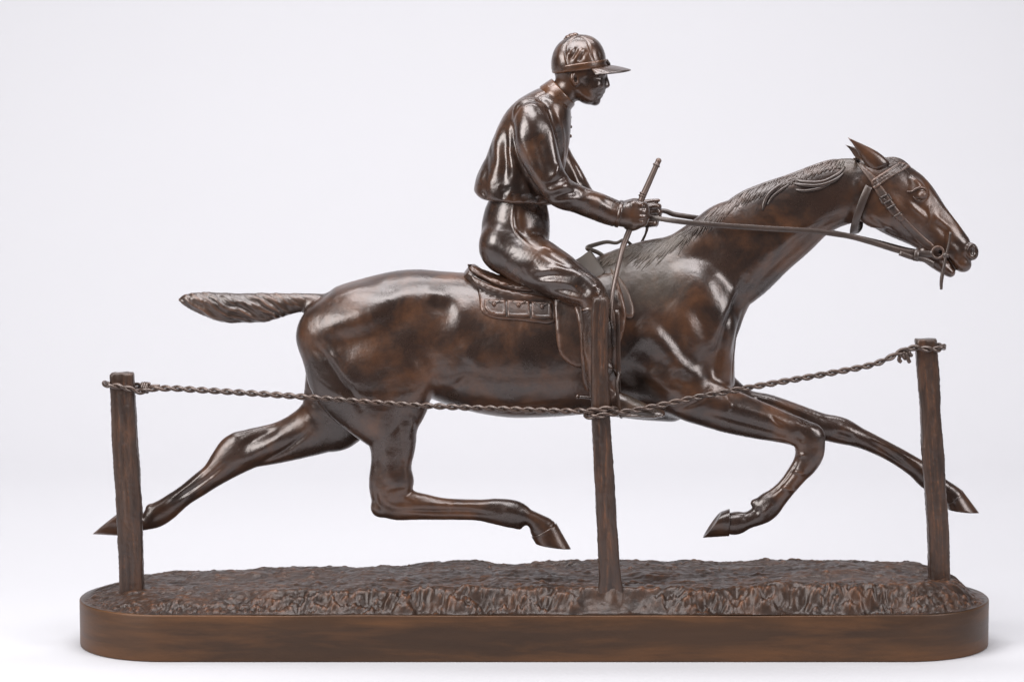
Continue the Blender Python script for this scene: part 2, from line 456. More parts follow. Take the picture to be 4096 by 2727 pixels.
# ================================================================== SETTING: white seamless sweep
def build_backdrop():
    W = 3.2; prof = [(-.48, -.02), (-.47, 0.0)]; y0, rad = .75, .6
    prof += [(-.2, 0), (.2, 0), (y0, 0)]
    for i in range(1, 17):
        a = math.pi/2*i/16; prof.append((y0+rad*math.sin(a), rad-rad*math.cos(a)))
    prof += [(y0+rad, 1.6), (y0+rad, 2.6)]
    V = []; F = []
    for y, z in prof:
        V.append((-W/U, y/U, z/U)); V.append((W/U, y/U, z/U))
    for i in range(len(prof)-1): F.append((2*i, 2*i+1, 2*i+3, 2*i+2))
    o = mesh_obj('backdrop', V, F, M_paper); o['kind'] = 'structure'
    o['label'] = 'seamless white paper sweep behind and under the bronze'; o['category'] = 'backdrop'
build_backdrop()

root = bpy.data.objects.new('bronze_statuette', None); scene.collection.objects.link(root)
root['label'] = 'brown bronze statuette of a galloping racehorse and jockey on an oval base'
root['category'] = 'statuette'

# ================================================================== BASE AND TURF
ZR = 187.0; RAD = 376.0
XL, XR = P(323, 2480, 0)[0], P(3950, 2480, 0)[0]
CL, CR = XL+RAD, XR-RAD
def stadium(inset, n=64):
    r = RAD-inset; pts = []
    for i in range(n+1):
        a = math.pi/2+math.pi*i/n; pts.append((CL+r*math.cos(a), r*math.sin(a)))
    m = 40
    for i in range(1, m): pts.append((CL+(CR-CL)*i/m, -r))
    for i in range(n+1):
        a = -math.pi/2+math.pi*i/n; pts.append((CR+r*math.cos(a), r*math.sin(a)))
    for i in range(1, m): pts.append((CR+(CL-CR)*i/m, r))
    return pts
def build_base():
    rings = []
    for ins, z in ((6, 0.5), (1, 3), (0, 7), (0, 60), (0, 120), (0, ZR-6), (1.2, ZR-2), (5, ZR), (20, ZR), (60, ZR-4)):
        rings.append([(x, y, z) for x, y in stadium(ins)])
    V, F = loft(rings); V = np.array(V)
    V[:, 2] += np.where(V[:, 2] > 20, 1.5*vnoise(V[:, 0]/300, V[:, 1]/300, V[:, 2]*0)-2*np.exp(-((V[:, 0]-1000)/500)**2), 0)
    return mesh_obj('base', V, F, M_base, root)
base = build_base()

HX = np.array([-1725, -1640, -1540, -1250, -950, -350, 350, 950, 1340, 1650, 1800, 1870, 1910.]); HZ = np.array([14, 26, 42, 56, 72, 88, 92, 98, 108, 98, 72, 40, 22.])
def turf_height(x, y):
    cx = np.clip(x, CL, CR); d = RAD-np.hypot(x-cx, y)
    H = np.interp(x, HX, HZ)
    front = np.clip(-y/200, 0, 1)
    bw = np.interp(x, [-1700, -1200, -950, -700, 1500, 1700, 1850], [230, 200, 140, 84, 80, 120, 150])
    bw = bw*front+130*(1-front)
    dn = d-14+(9*vnoise(x/40, y/40, seed=3)+16*vnoise(x/110, y/90, seed=43))*front
    s = np.clip(dn/bw, 0, 1); prof = s*s*(3-2*s)
    prof = np.where(front > .5, np.sqrt(np.clip(s, 0, 1))*.35+prof*.65, prof)
    z = H*prof
    top = np.clip((d-40)/60, 0, 1)
    lump = 9*vnoise(x/150, y/70, seed=1)+12*vnoise(x/260, y/150, seed=41)+3.2*vnoise(x/58, y/24, seed=2)+2.2*vnoise(x/24, y/10, seed=5)+1.5*vnoise(x/11, y/6, seed=25)
    rid = 1-np.abs(vnoise(x/75+.6*vnoise(x/50, y/40, seed=9), y/17, seed=6)); lump = lump+4.5*(rid**3-.3)
    blob = np.clip(vnoise(x/30, y/24, seed=8)-.45, 0, 1)*13
    z = z+(lump+blob)*np.clip((d-8)/70, 0, 1)
    bank = np.exp(-((d-48)/42)**2)*front*np.interp(x, [-1500, -1000, -700, 1600, 1800], [.5, .8, 1, 1, .7])
    skip = 1-.85*np.exp(-((x-400)/210)**4)      # smooth cast patch round the middle post
    gro = vnoise(x/24+1.2*vnoise(x/90, y/60, seed=4), y/70, seed=11); gro2 = vnoise(x/46, y/20+x/70, seed=12)
    wx = x+22*vnoise(x/60, y/45, seed=31); wy = y+18*vnoise(x/55, y/50, seed=32)
    r1 = 1-np.abs(vnoise(wx/34, wy/55, seed=33)); r2 = 1-np.abs(vnoise((wx+wy)/40, (wx-wy)/26, seed=34))
    r3 = 1-np.abs(vnoise((wx-.7*wy)/19, (wx+wy)/30, seed=35))
    z = z+bank*skip*(3*gro+6*gro2+8*(r1**3-.35)+12*(r2**3-.35)+12*(r3**3-.35)+6*vnoise(x/9, y/10, seed=13))
    z = z-8*np.exp(-((d-10)/9)**2)*0
    # low mound round the middle post
    z = z+12*np.exp(-((x-395)/110)**2-((y+330)/50)**2)
    return np.maximum(z, -3)*np.clip((d-3)/14, 0, 1)+ZR+1.5, d
def build_turf():
    h = 6.0; nu = int((XR-XL)/h); nv = 122; V = np.zeros((nu+1, nv+1, 3))
    xs = np.linspace(XL+4, XR-4, nu+1)
    # finer towards both ends, rows from back to front following the oval
    half = np.sqrt(np.maximum((RAD-4)**2-(xs-np.clip(xs, CL, CR))**2, 1))
    ww = np.linspace(-1, 1, nv+1)
    ww = np.sign(ww)*(np.abs(ww)**.92)
    X = np.repeat(xs[:, None], nv+1, 1); Y = half[:, None]*ww[None, :]
    Z, d = turf_height(X, Y)
    V = np.stack([X, Y, Z], 2).reshape(-1, 3)
    i, j = np.meshgrid(np.arange(nu), np.arange(nv), indexing='ij'); a = (i*(nv+1)+j).ravel()
    F = np.stack([a, a+nv+1, a+nv+2, a+1], 1)
    return mesh_obj('turf', V, F, M_turf, base)
build_turf()

# ================================================================== HORSE
HZLO = P(0, 2230, 0)[2]
hf = Field((P(340, 0, 0)[0], -290, P(0, 2230, -150)[2]), (P(3950, 0, 0)[0], 290, P(0, 590, 0)[2]), 4.2)
def build_horse():
    f = hf
    # trunk
    f.chain([S(1345, 1158, 1345, 1520, 0, 140), S(1440, 1124, 1440, 1560, 0, 172), S(1540, 1098, 1540, 1575, 0, 185), S(1640, 1078, 1640, 1580, 0, 186),
             S(1760, 1084, 1760, 1592, 0, 182), S(1880, 1092, 1880, 1636, 0, 190), S(2020, 1100, 2020, 1668, 0, 203), S(2180, 1094, 2180, 1670, 0, 208),
             S(2330, 1062, 2330, 1658, 0, 204), S(2470, 1022, 2470, 1668, 0, 192), S(2600, 985, 2610, 1684, 0, 178), S(2730, 1010, 2735, 1690, 0, 165)], 30, n=6, cap=(2.2, 2.6))
    # neck and chest
    f.chain([Q(2690, 1330, 0, 240, 150), Q(2735, 1256, 0, 232, 142), Q(2792, 1172, 0, 208, 124), Q(2856, 1096, 0, 190, 110), S(2838, 862, 3030, 1194, 0, 98), S(2965, 775, 3118, 1104, 0, 86),
             S(3058, 735, 3205, 1030, 0, 80), S(3150, 704, 3285, 955, 0, 74), S(3243, 668, 3350, 914, 0, 71), S(3340, 640, 3415, 892, 0, 68), S(3415, 645, 3455, 880, 0, 64)], 60, n=7, cap=(3, 1))
    f.chain([Q(2470, 1125, 0, 104, 80), Q(2600, 1068, 0, 104, 72), Q(2700, 1040, 0, 96, 66), Q(2800, 982, 0, 96, 62), Q(2890, 920, 0, 98, 62)], 50)
    f.chain([Q(2846, 1400, 0, 92, 125), Q(2850, 1520, 0, 90, 120)], 34)
    # head
    f.chain([S(3482, 642, 3464, 872, 0, 66), S(3560, 636, 3503, 905, 0, 78), S(3632, 668, 3548, 938, 0, 78), S(3690, 728, 3598, 962, 0, 68),
             S(3742, 792, 3645, 982, 0, 56), S(3790, 850, 3695, 1010, 0, 48), S(3835, 905, 3742, 1040, 0, 46), S(3868, 948, 3790, 1060, 0, 45)], 26, n=7, cap=(1, 1.6))
    for s_ in (-1, 1):
        f.ell(P(3516, 830, 44*s_), (92, 38, 84), 0, 22)            # cheek
        f.ell(P(3672, 768, 56*s_), (38, 24, 32), -40, 14)          # eye socket
        f.ell(P(3664, 728, 46*s_), (30, 24, 14), -35, 16)          # brow
        f.ell(P(3887, 1006, 28*s_), (27, 20, 36), 10, 14)          # nostril wing
        f.ell(P(3894, 1008, 50*s_), (12, 17, 20), 12, 8, 'sub')    # nostril
    f.ell(P(3848, 1052, 0), (40, 38, 36), -40, 16)                 # upper lip
    f.chain([Q(3700, 1010, 0, 34, 36), Q(3755, 1052, 0, 33, 34), Q(3800, 1088, 0, 22, 30)], 8, n=6)   # lower jaw and lip
    f.chain([Q(3764, 1010, -70, 7, 60), Q(3800, 1040, -70, 7, 60), Q(3838, 1092, -70, 10, 60)], 4, 'sub')     # mouth
    f.chain([Q(3764, 1010, 70, 7, 60), Q(3800, 1040, 70, 7, 60), Q(3838, 1092, 70, 10, 60)], 4, 'sub')
    # near hind leg
    f.chain([Q(1480, 1270, -55, 200, 120), S(1218, 1440, 1735, 1440, -80, 106), S(1310, 1560, 1725, 1560, -92, 90), S(1385, 1640, 1690, 1645, -96, 78), S(1452, 1710, 1670, 1712, -98, 66),
             S(1481, 1790, 1661, 1785, -98, 56), S(1484, 1868, 1640, 1868, -96, 47), S(1486, 1930, 1644, 1920, -94, 42)], 34, n=7, cap=(1.5, 1))
    f.chain([S(1486, 1930, 1644, 1920, -94, 42), Q(1562, 1985, -94, 76, 42), Q(1585, 2018, -94, 62, 40), S(1660, 2078, 1678, 1968, -94, 37), S(1770, 2079, 1773, 1990, -94, 31), S(1904, 2080, 1905, 1996, -94, 30),
             S(1990, 2099, 2000, 1992, -94, 35), S(2048, 2112, 2066, 2000, -94, 37), S(2094, 2096, 2120, 2034, -94, 31), S(2118, 2110, 2172, 2062, -94, 33), S(2130, 2146, 2224, 2094, -94, 40)], 44, n=6, cap=(1, 2))
    f.ell(P(1518, 2032, -94), (33, 30, 36), 40, 16)
    f.ell(P(2070, 2104, -94), (20, 18, 12), -20, 8)
    # far hind leg
    f.chain([Q(1420, 1400, 70, 190, 110), S(1231, 1560, 1480, 1715, 88, 84), S(1212, 1612, 1372, 1778, 94, 72), S(1160, 1658, 1262, 1815, 96, 62), S(1100, 1688, 1170, 1840, 97, 54), S(1040, 1704, 1085, 1857, 97, 48),
             S(985, 1717, 1025, 1868, 96, 44), S(935, 1732, 972, 1890, 95, 41), S(885, 1782, 935, 1910, 94, 39), S(828, 1854, 880, 1940, 93, 35), S(769, 1904, 824, 1974, 92, 31), S(702, 1956, 757, 2017, 92, 30),
             S(632, 2004, 702, 2066, 92, 34), S(594, 2024, 655, 2097, 92, 36), S(572, 2060, 596, 2116, 92, 29), S(545, 2058, 556, 2124, 92, 33), S(515, 2048, 535, 2135, 92, 40)], 22, n=7, cap=(1.5, 2))
    f.ell(P(944, 1752, 95), (20, 24, 18), 30, 14); f.ell(P(600, 2028, 92), (18, 18, 14), 30, 8)
    # near fore leg
    f.chain([Q(2700, 1500, -100, 150, 82), Q(2770, 1575, -112, 112, 76), S(2868, 1534, 2815, 1706, -116, 66), S(2965, 1570, 2905, 1731, -118, 58), S(3058, 1608, 3010, 1752, -118, 51), S(3147, 1648, 3102, 1766, -118, 45),
             S(3215, 1674, 3165, 1780, -118, 43), Q(3238, 1752, -118, 62, 44)], 40, n=7)
    f.chain([Q(3238, 1752, -118, 63, 44), S(3298, 1812, 3181, 1806, -118, 43), S(3272, 1858, 3172, 1846, -118, 39), S(3228, 1905, 3146, 1890, -118, 34), S(3182, 1963, 3110, 1935, -117, 32), S(3146, 2008, 3062, 1978, -116, 33),
             S(3114, 2054, 3020, 2000, -115, 37), S(3068, 2086, 3008, 2030, -115, 33), S(3004, 2112, 2974, 2048, -115, 31), S(2945, 2138, 2944, 2044, -115, 40), S(2905, 2134, 2908, 2056, -115, 36)], 8, n=6, cap=(1, 2))
    f.ell(P(3018, 2008, -115), (19, 17, 14), 35, 8)
    # far fore leg
    f.chain([Q(2800, 1540, 90, 120, 80), S(2975, 1546, 2925, 1694, 108, 62), S(3096, 1581, 3045, 1722, 110, 55), S(3200, 1617, 3155, 1745, 110, 48), S(3300, 1654, 3262, 1757, 110, 44), S(3385, 1674, 3340, 1770, 110, 43),
             S(3462, 1717, 3420, 1786, 109, 37), S(3560, 1768, 3515, 1824, 108, 32), S(3640, 1812, 3592, 1868, 107, 31), S(3700, 1848, 3645, 1908, 106, 33), S(3748, 1884, 3688, 1950, 105, 36), S(3785, 1916, 3742, 1966, 105, 31),
             S(3818, 1938, 3772, 1992, 105, 33), S(3846, 1958, 3790, 2018, 105, 39)], 30, n=7, cap=(1.5, 2))
    # tail dock
    f.chain([Q(1330, 1215, 0, 40, 40), S(1252, 1174, 1235, 1252, 0, 30), S(1180, 1172, 1175, 1240, 0, 22)], 26)
    for s_ in (-1, 1):
        f.ell(P(1345, 1345, 58*s_), (160, 104, 150), 0, 36)        # buttock
    # hollow behind the elbow, loin and hip
    f.ell(P(2580, 1560, -232), (46, 60, 110), 25, 50, 'sub')
    f.ell(P(2580, 1560, 232), (46, 60, 110), 25, 50, 'sub')
    for s_ in (-1, 1):
        f.ell(P(2806, 1245, 98*s_), (112, 62, 185), 20, 50)       # shoulder
        f.ell(P(2640, 1400, 128*s_), (120, 62, 150), 35, 60)
        f.ell(P(2868, 1470, 70*s_), (54, 60, 100), 0, 30)         # breast
        f.ell(P(1590, 1500, 120*s_), (130, 62, 120), 0, 50) if s_ < 0 else None
    V, F = f.mesh(6)
    print('horse', len(V))
    return V, F
HV, HF = build_horse(); hf.f = None
HT = bvh(HV, HF); HN = vnormals(HV, HF)
horse_strokes = [
    # haunch
    ([(1279, 1348), (1350, 1303), (1480, 1262), (1591, 1196), (1680, 1180)], 34, 13), ([(1300, 1440), (1330, 1380), (1500, 1345), (1640, 1270), (1700, 1250)], 42, -14),
    ([(1252, 1370), (1310, 1442), (1368, 1527), (1412, 1580), (1450, 1650)], 13, -11), ([(1205, 1400), (1260, 1480), (1330, 1560), (1400, 1640)], 24, 6),
    ([(1290, 1380), (1350, 1470), (1410, 1550)], 24, 7), ([(1640, 1480), (1650, 1530)], 50, 10), ([(1560, 1420), (1540, 1560), (1530, 1640)], 40, -8),
    ([(1500, 1420), (1450, 1520)], 50, 6), ([(1700, 1180), (1750, 1184), (1795, 1198)], 20, 8), ([(1745, 1226), (1790, 1240)], 26, -9), ([(1836, 1250), (1838, 1300)], 30, 7),
    ([(1700, 1330), (1700, 1420)], 50, -7), ([(1832, 1370), (1904, 1446), (1915, 1520)], 24, 5), ([(1850, 1440), (1800, 1520), (1752, 1560)], 22, 6), ([(1880, 1500), (1820, 1550)], 14, -6),
    # ribs
    ([(1990, 1330), (1975, 1480), (2000, 1580)], 26, 3), ([(2080, 1330), (2065, 1480), (2090, 1600)], 26, 3), ([(2170, 1400), (2160, 1500), (2185, 1610)], 24, 3),
    # shoulder and chest
    ([(2990, 1095), (2950, 1190), (2905, 1290), (2878, 1380), (2866, 1450), (2850, 1520)], 14, -13), ([(2962, 1110), (2915, 1210), (2868, 1310), (2840, 1400)], 22, 9),
    ([(2770, 1215), (2805, 1290), (2835, 1380)], 26, -10), ([(2680, 1215), (2750, 1290), (2800, 1370), (2825, 1430)], 34, 13), ([(2850, 1170), (2860, 1250), (2850, 1330)], 44, 9),
    ([(2550, 1285), (2640, 1360), (2690, 1430), (2716, 1490)], 32, 12), ([(2600, 1270), (2690, 1350), (2745, 1430), (2770, 1490)], 22, -9), ([(2540, 1380), (2610, 1440), (2650, 1490)], 34, -12),
    ([(2620, 1510), (2680, 1560)], 26, 9), ([(2740, 1470), (2790, 1500)], 24, 8), ([(2690, 1500), (2760, 1550)], 18, -8), ([(2975, 1235), (2950, 1330), (2935, 1440), (2928, 1530)], 10, -9),
    ([(2955, 1260), (2925, 1360), (2905, 1450)], 16, 6), ([(2838, 1530), (2900, 1550), (2950, 1566)], 12, 5), ([(2700, 1640), (2800, 1600), (2850, 1540)], 10, -7),
    # neck
    ([(2900, 1300), (2985, 1190), (3080, 1080), (3200, 975), (3330, 895)], 18, -8), ([(2990, 1060), (3100, 985), (3220, 900), (3330, 840)], 30, 6), ([(3000, 960), (3150, 880), (3300, 800)], 40, -5),
    ([(2700, 1080), (2800, 1040), (2900, 980)], 45, -7), ([(3120, 1010), (3250, 920), (3390, 850)], 14, -5), ([(3432, 735), (3440, 770)], 20, 6),
    # near foreleg
    ([(2850, 1600), (2950, 1630), (3080, 1668), (3180, 1700)], 15, 5), ([(2830, 1650), (2940, 1680), (3060, 1712), (3150, 1740)], 10, -6), ([(2905, 1580), (2920, 1620), (2910, 1650)], 6, 3),
    ([(3080, 1660), (3110, 1690), (3140, 1705)], 6, -4), ([(3200, 1700), (3240, 1712)], 14, 5), ([(3175, 1740), (3220, 1765)], 12, -6), ([(3060, 1750), (3140, 1755), (3190, 1790)], 9, 4),
    ([(3168, 1880), (3222, 1896)], 6, 6), ([(3122, 1942), (3180, 1964)], 6, 6), ([(3195, 1830), (3172, 1880), (3120, 1945), (3060, 1990)], 7, -5), ([(3190, 1815), (3225, 1822)], 6, 4),
    ([(3240, 1850), (3190, 1910), (3140, 1975)], 10, 3), ([(3085, 2020), (3060, 2050)], 12, 5), ([(3040, 2030), (3020, 2058)], 10, -4),
    # far foreleg
    ([(3000, 1585), (3120, 1630), (3250, 1690)], 10, -6), ([(3060, 1590), (3200, 1640), (3290, 1676)], 10, 4), ([(3370, 1712), (3400, 1720)], 16, 5), ([(3330, 1730), (3420, 1760)], 10, -5),
    ([(3470, 1760), (3560, 1815), (3650, 1880)], 6, -5), ([(3480, 1745), (3580, 1800), (3670, 1850)], 7, 4),
    # near hind lower leg
    ([(1590, 1660), (1600, 1760), (1612, 1850)], 9, -5), ([(1630, 1680), (1632, 1760)], 14, 4), ([(1510, 1740), (1520, 1850), (1522, 1950)], 14, -6),
    ([(1545, 1962), (1590, 1948), (1630, 1950)], 7, -3.5), ([(1578, 1900), (1582, 1960), (1566, 2005)], 14, 4), ([(1622, 1890), (1622, 1950)], 14, 3), ([(1505, 1960), (1510, 2010), (1535, 2045)], 8, -4),
    ([(1600, 2040), (1720, 2045), (1860, 2045), (1980, 2055)], 7, -6), ([(1650, 2012), (1800, 2018), (1960, 2020)], 10, 4), ([(1790, 2030), (1810, 2018), (1795, 2060)], 5, 3), ([(2030, 2040), (2060, 2050)], 16, 5),
    # far hind
    ([(1115, 1712), (1040, 1745), (960, 1790)], 14, -9), ([(1190, 1700), (1090, 1770), (1000, 1830), (920, 1850)], 18, 7), ([(1240, 1720), (1140, 1800), (1040, 1850)], 10, -8), ([(1250, 1640), (1230, 1680)], 18, 5),
    ([(900, 1850), (850, 1900), (780, 1950), (690, 2005)], 7, -6), ([(880, 1880), (820, 1930), (740, 1990)], 7, 4), ([(850, 1850), (770, 1925), (680, 1990)], 6, 3),
    ([(1600, 1640), (1590, 1700), (1560, 1740)], 12, -4), ([(1640, 1650), (1650, 1720)], 12, 5), ([(1555, 1830), (1560, 1900)], 20, 4), ([(1530, 1985), (1560, 2020), (1620, 2030)], 12, 4), ([(1600, 1985), (1660, 2000)], 12, 4),
    # belly line
    ([(1900, 1600), (2000, 1625), (2150, 1632), (2300, 1615)], 14, -5),
    # head
    ([(3626, 806), (3660, 834), (3690, 860), (3706, 882)], 9, 5), ([(3655, 812), (3690, 838), (3715, 860)], 12, -3), ([(3721, 809), (3715, 840), (3721, 866), (3712, 898)], 4.5, 2.6), ([(3736, 855), (3770, 890), (3806, 914)], 11, 5),
    ([(3740, 885), (3780, 930), (3800, 960)], 16, -6), ([(3716, 750), (3760, 812), (3800, 860), (3850, 920)], 10, 3), ([(3480, 860), (3530, 905), (3600, 945)], 8, -5), ([(3805, 960), (3840, 990), (3850, 1030)], 13, -5),
    ([(3620, 900), (3660, 950), (3700, 975)], 18, -5), ([(3545, 760), (3590, 830), (3620, 880)], 24, 4), ([(3870, 975), (3866, 1010), (3880, 1035)], 6, 4), ([(3815, 1030), (3840, 1068)], 8, 4),
]
horse_strokes = [(p, sg*(1.45 if sg >= 13 and p[0][0] < 3000 else 1.15), am*(.95 if sg >= 13 else .95)) for p, sg, am in horse_strokes]
HV = sculpt(HV, HN, HT, horse_strokes); HV = smooth_mesh(HV, HF, 2, .5, 0)
nz = .35*vnoise(HV[:, 0]/24, HV[:, 1]/24, HV[:, 2]/24, 3)+1.3*vnoise(HV[:, 0]/90, HV[:, 1]/90, HV[:, 2]/90, 4)
HV = HV+HN*nz[:, None]
HT = bvh(HV, HF)
horse = mesh_obj('horse', HV, HF, M_horse, root)

def hoof(cor, sole, Y, wc, ws, heel_in=0.0):
    """cor / sole: pairs (front point, back point) of the hoof's upper and lower edge"""
    rings = []; n = 28
    def ring(a, b, w, push=0.0):
        A, B = P(*a, Y), P(*b, Y); c = (A+B)/2; h = (A-B)/2; out = []
        for i in range(n):
            t = 2*math.pi*i/n; ct, st = math.cos(t), math.sin(t)
            out.append(c+h*ct+np.array([0, w*st*(1-.15*ct), 0]))
        return out
    L = lambda p, q, t: (p[0]+(q[0]-p[0])*t, p[1]+(q[1]-p[1])*t)
    rings.append(ring(L(cor[0], cor[1], .2), L(cor[1], cor[0], .2), wc*.6))
    rings.append(ring(cor[0], cor[1], wc))
    for t in (.06, .12, .3, .55, .8, .97):
        g = 1.03 if t == .06 else 1
        rings.append(ring(L(cor[0], sole[0], t), L(cor[1], sole[1], t), (wc+(ws-wc)*t)*g))
    rings.append(ring(sole[0], sole[1], ws*.985))
    rings.append(ring(L(sole[0], sole[1], .10), L(sole[1], sole[0], .06), ws*.86))
    a, b = L(sole[0], sole[1], .18), L(sole[1], sole[0], .12)
    a, b = L(a, cor[0], .10), L(b, cor[1], .10)
    rings.append(ring(a, b, ws*.7))
    V, F = loft(rings); return mesh_obj('hoof', V, F, M_horse, horse)
hoof(((2226, 2092), (2126, 2146)), ((2284, 2194), (2142, 2172)), -94, 42, 50)
hoof(((2916, 2143), (2918, 2034)), ((2812, 2149), (2886, 2046)), -115, 42, 50)
hoof(((3848, 1958), (3786, 2018)), ((3916, 2049), (3792, 2036)), 105, 40, 48)
hoof(((528, 2144), (512, 2044)), ((370, 2135), (486, 2044)), 92, 40, 48)

# ears
def ear(tip, b1, b2, Yt, Yb, lean):
    rings = []; n = 16
    A, B, T = P(*b1, Yb), P(*b2, Yb), P(*tip, Yt); c0 = (A+B)/2
    for t in np.linspace(0, 1, 12):
        prof = (1-t)**.85*(1+.28*math.sin(math.pi*min(1, t*1.2))); c = c0*(1-t)+T*t+np.array([1, 0, .45])*12*math.sin(math.pi*t)*.45
        h = (B-A)/2*max(prof, .03)
        ring = []
        for i in range(n):
            a = 2*math.pi*i/n; y = math.sin(a); dep = 24*max(prof, .03)
            yy = -dep*abs(y)**.9*(1 if y > 0 else -0.35)*lean
            ring.append(c+h*math.cos(a)+np.array([0, yy, 0]))
        rings.append(ring)
    V, F = loft(rings); return mesh_obj('ear', V, F, M_horse, horse)
ear((3392, 551), (3488, 690), (3560, 652), -50, -36, 1)
ear((3382, 580), (3440, 650), (3500, 630), 46, 34, -1)
# eyes with lids
for s_ in (-1, 1):
    e = P(3679, 775, 0); e[1] = 0
    if s_ < 0:
        h = hit(HT, 3679, 775); ey = h[0][1]+9
    e[1] = s_*abs(ey)
    V, F = ball((e[0], e[1], e[2]), (22, 19, 19)); mesh_obj('eye', V, F, M_strap, horse)
lid = on(HT, [(3626, 766), (3645, 766), (3662, 757), (3683, 750), (3702, 758), (3706, 776), (3702, 796)], 4)
g = Geo().add(*tube(lid+np.array([0, -4, 0]), np.interp(np.linspace(0, 1, len(lid)), [0, .25, .7, 1], [2, 4.5, 5.5, 2]), 8))
lid = on(HT, [(3652, 786), (3664, 798), (3682, 802), (3698, 795)], 4)
g.add(*tube(lid+np.array([0, -2, 0]), np.interp(np.linspace(0, 1, len(lid)), [0, .5, 1], [2, 5, 2.5]), 8))
g.obj('eyelid', M_horse, horse)
# nostril rim
nr = [(3872, 1022), (3870, 1002), (3878, 984), (3892, 978), (3905, 988), (3910, 1008), (3904, 1026)]
L = on(HT, nr, 4); Geo().add(*tube(L+np.array([0, -1, 0]), np.interp(np.linspace(0, 1, len(L)), [0, .3, .8, 1], [1.5, 3.6, 3.6, 1.5]), 8)).obj('nostril_rim', M_horse, horse)

# tail: body of hair with strands
def build_tail():
    f = Field((P(690, 0)[0], -90, P(0, 1310)[2]), (P(1300, 0)[0], 90, P(0, 1150)[2]), 4.0)
    f.chain([S(718, 1192, 722, 1204, 0, 8), S(760, 1176, 745, 1226, 0, 22), S(830, 1170, 800, 1256, 0, 34), S(905, 1172, 880, 1288, 0, 42), S(980, 1174, 960, 1290, 0, 44), S(1060, 1172, 1040, 1288, 0, 42), S(1130, 1174, 1110, 1268, 0, 36),
             S(1190, 1174, 1175, 1250, 0, 30), S(1250, 1176, 1235, 1248, 0, 28)], 10, n=4)
    V, F = f.mesh(2); N = vnormals(V, F)
    px = V[:, 0]; pz = V[:, 2]
    c = px*.52+pz*.86; a = px*.86-pz*.52       # strands sweep down and back
    bend = 14*vnoise(px/160, pz/90, seed=21)
    amp = np.clip((P(1240, 0)[0]-px)/120, .15, 1)
    V = V+N*((.25+.75*np.abs(N[:, 1]))*amp*(5.2*np.sin((c+bend)/5.2+3*vnoise(px/60, pz/60, seed=4))*(.4+.6*np.abs(vnoise(a/50, c/14, seed=5)))+2.6*vnoise(c/6, a/70, seed=6)))[:, None]
    mesh_obj('tail', V, F, M_hair, horse)
build_tail()

# mane: overlapping tapered locks laid down the near side of the crest
def build_mane():
    crest = [(2440, 1026), (2520, 985), (2600, 963), (2690, 946), (2760, 905), (2836, 856), (2900, 815), (2970, 768), (3060, 731), (3148, 702), (3240, 667), (3300, 646), (3350, 637), (3408, 640)]
    cr = crom(crest, 40); seg = np.linalg.norm(np.diff(cr, axis=0), axis=1); s = np.r_[0, np.cumsum(seg)]; tot = s[-1]
    g = Geo(); rr = random.Random(3)
    def lock(x, y, dx, dy, r, wob=1.0, n=9):
        pts = []
        for t in np.linspace(0, 1, n):
            q = (x+dx*t+wob*6*math.sin(t*3.2+x*.05), y+dy*t**1.15+wob*4*math.sin(t*4+x*.03))
            h = hit(HT, *q)
            if h is None:
                if pts: break
                continue
            pts.append(h[0]+h[1]*(1.5*math.sin(math.pi*t)))
        if len(pts) < 4: return
        pts = np.array(pts); k = np.linspace(0, 1, len(pts)); rad = r*np.clip(np.minimum(.45+1.6*k, 2.6*(1-k)+.12), .1, 1)
        g.add(*tube(pts, rad, 7, .7))
    # two or three layers, sweeping back towards the withers
    for layer in range(3):
        d = 8+layer*9
        while d < tot-25:
            i = np.searchsorted(s, d); x, y = cr[min(i, len(cr)-1)]
            u = d/tot
            ln = np.interp(u, [0, .12, .3, .5, .62, .8, 1], [95, 125, 190, 150, 95, 80, 46])*rr.uniform(.65, 1.1)*(1-.18*layer)
            ang = R(np.interp(u, [0, .2, .5, .75, 1], [152, 140, 128, 128, 132])+rr.uniform(-9, 9))
            lock(x-2, y+5+layer*9, ln*math.cos(ang), ln*math.sin(ang), rr.uniform(3.6, 6.6), rr.uniform(.3, 1))
            d += rr.uniform(6, 11)
    # rounded crest so that locks meet at the top
    L = []
    for p in crom([(a, b+7) for a, b in crest], 8):
        h = hit(HT, p[0], p[1]+4); 
        if h is not None: L.append(P(p[0], p[1]+2, 0))
    L = np.array(L); L[:, 1] = 0
    g.add(*tube(L, np.interp(np.linspace(0, 1, len(L)), [0, .1, .9, 1], [4, 11, 11, 6]), 10))
    mane = g.obj('mane', M_hair, horse)
    def curl(pts, r, lift):
        L = on(HT, pts, 5); k = np.linspace(0, 1, len(L)); 
        N_ = np.array([0, -1, .2]); L = L+N_*lift*np.sin(math.pi*np.clip(k*.9+.1, 0, 1))[:, None]
        return tube(L, np.interp(k, [0, .25, .8, 1], [.35, 1, .95, .35])*r, 8, .8)
    Geo().add(*curl([(3380, 668), (3345, 702), (3290, 728), (3230, 730), (3172, 718)], 8, 7)).add(*curl([(3376, 690), (3338, 722), (3280, 742), (3220, 742), (3166, 733)], 8, 6)).add(*curl([(3320, 738), (3270, 756), (3215, 764), (3180, 758)], 6, 4)).obj('mane_lock', M_hair, horse)
    Geo().add(*curl([(3160, 712), (3115, 745), (3078, 775), (3058, 808), (3050, 842)], 9, 6)).add(*curl([(3170, 728), (3125, 760), (3090, 788), (3068, 822)], 6, 3)).obj('mane_lock', M_hair, horse)
build_mane()
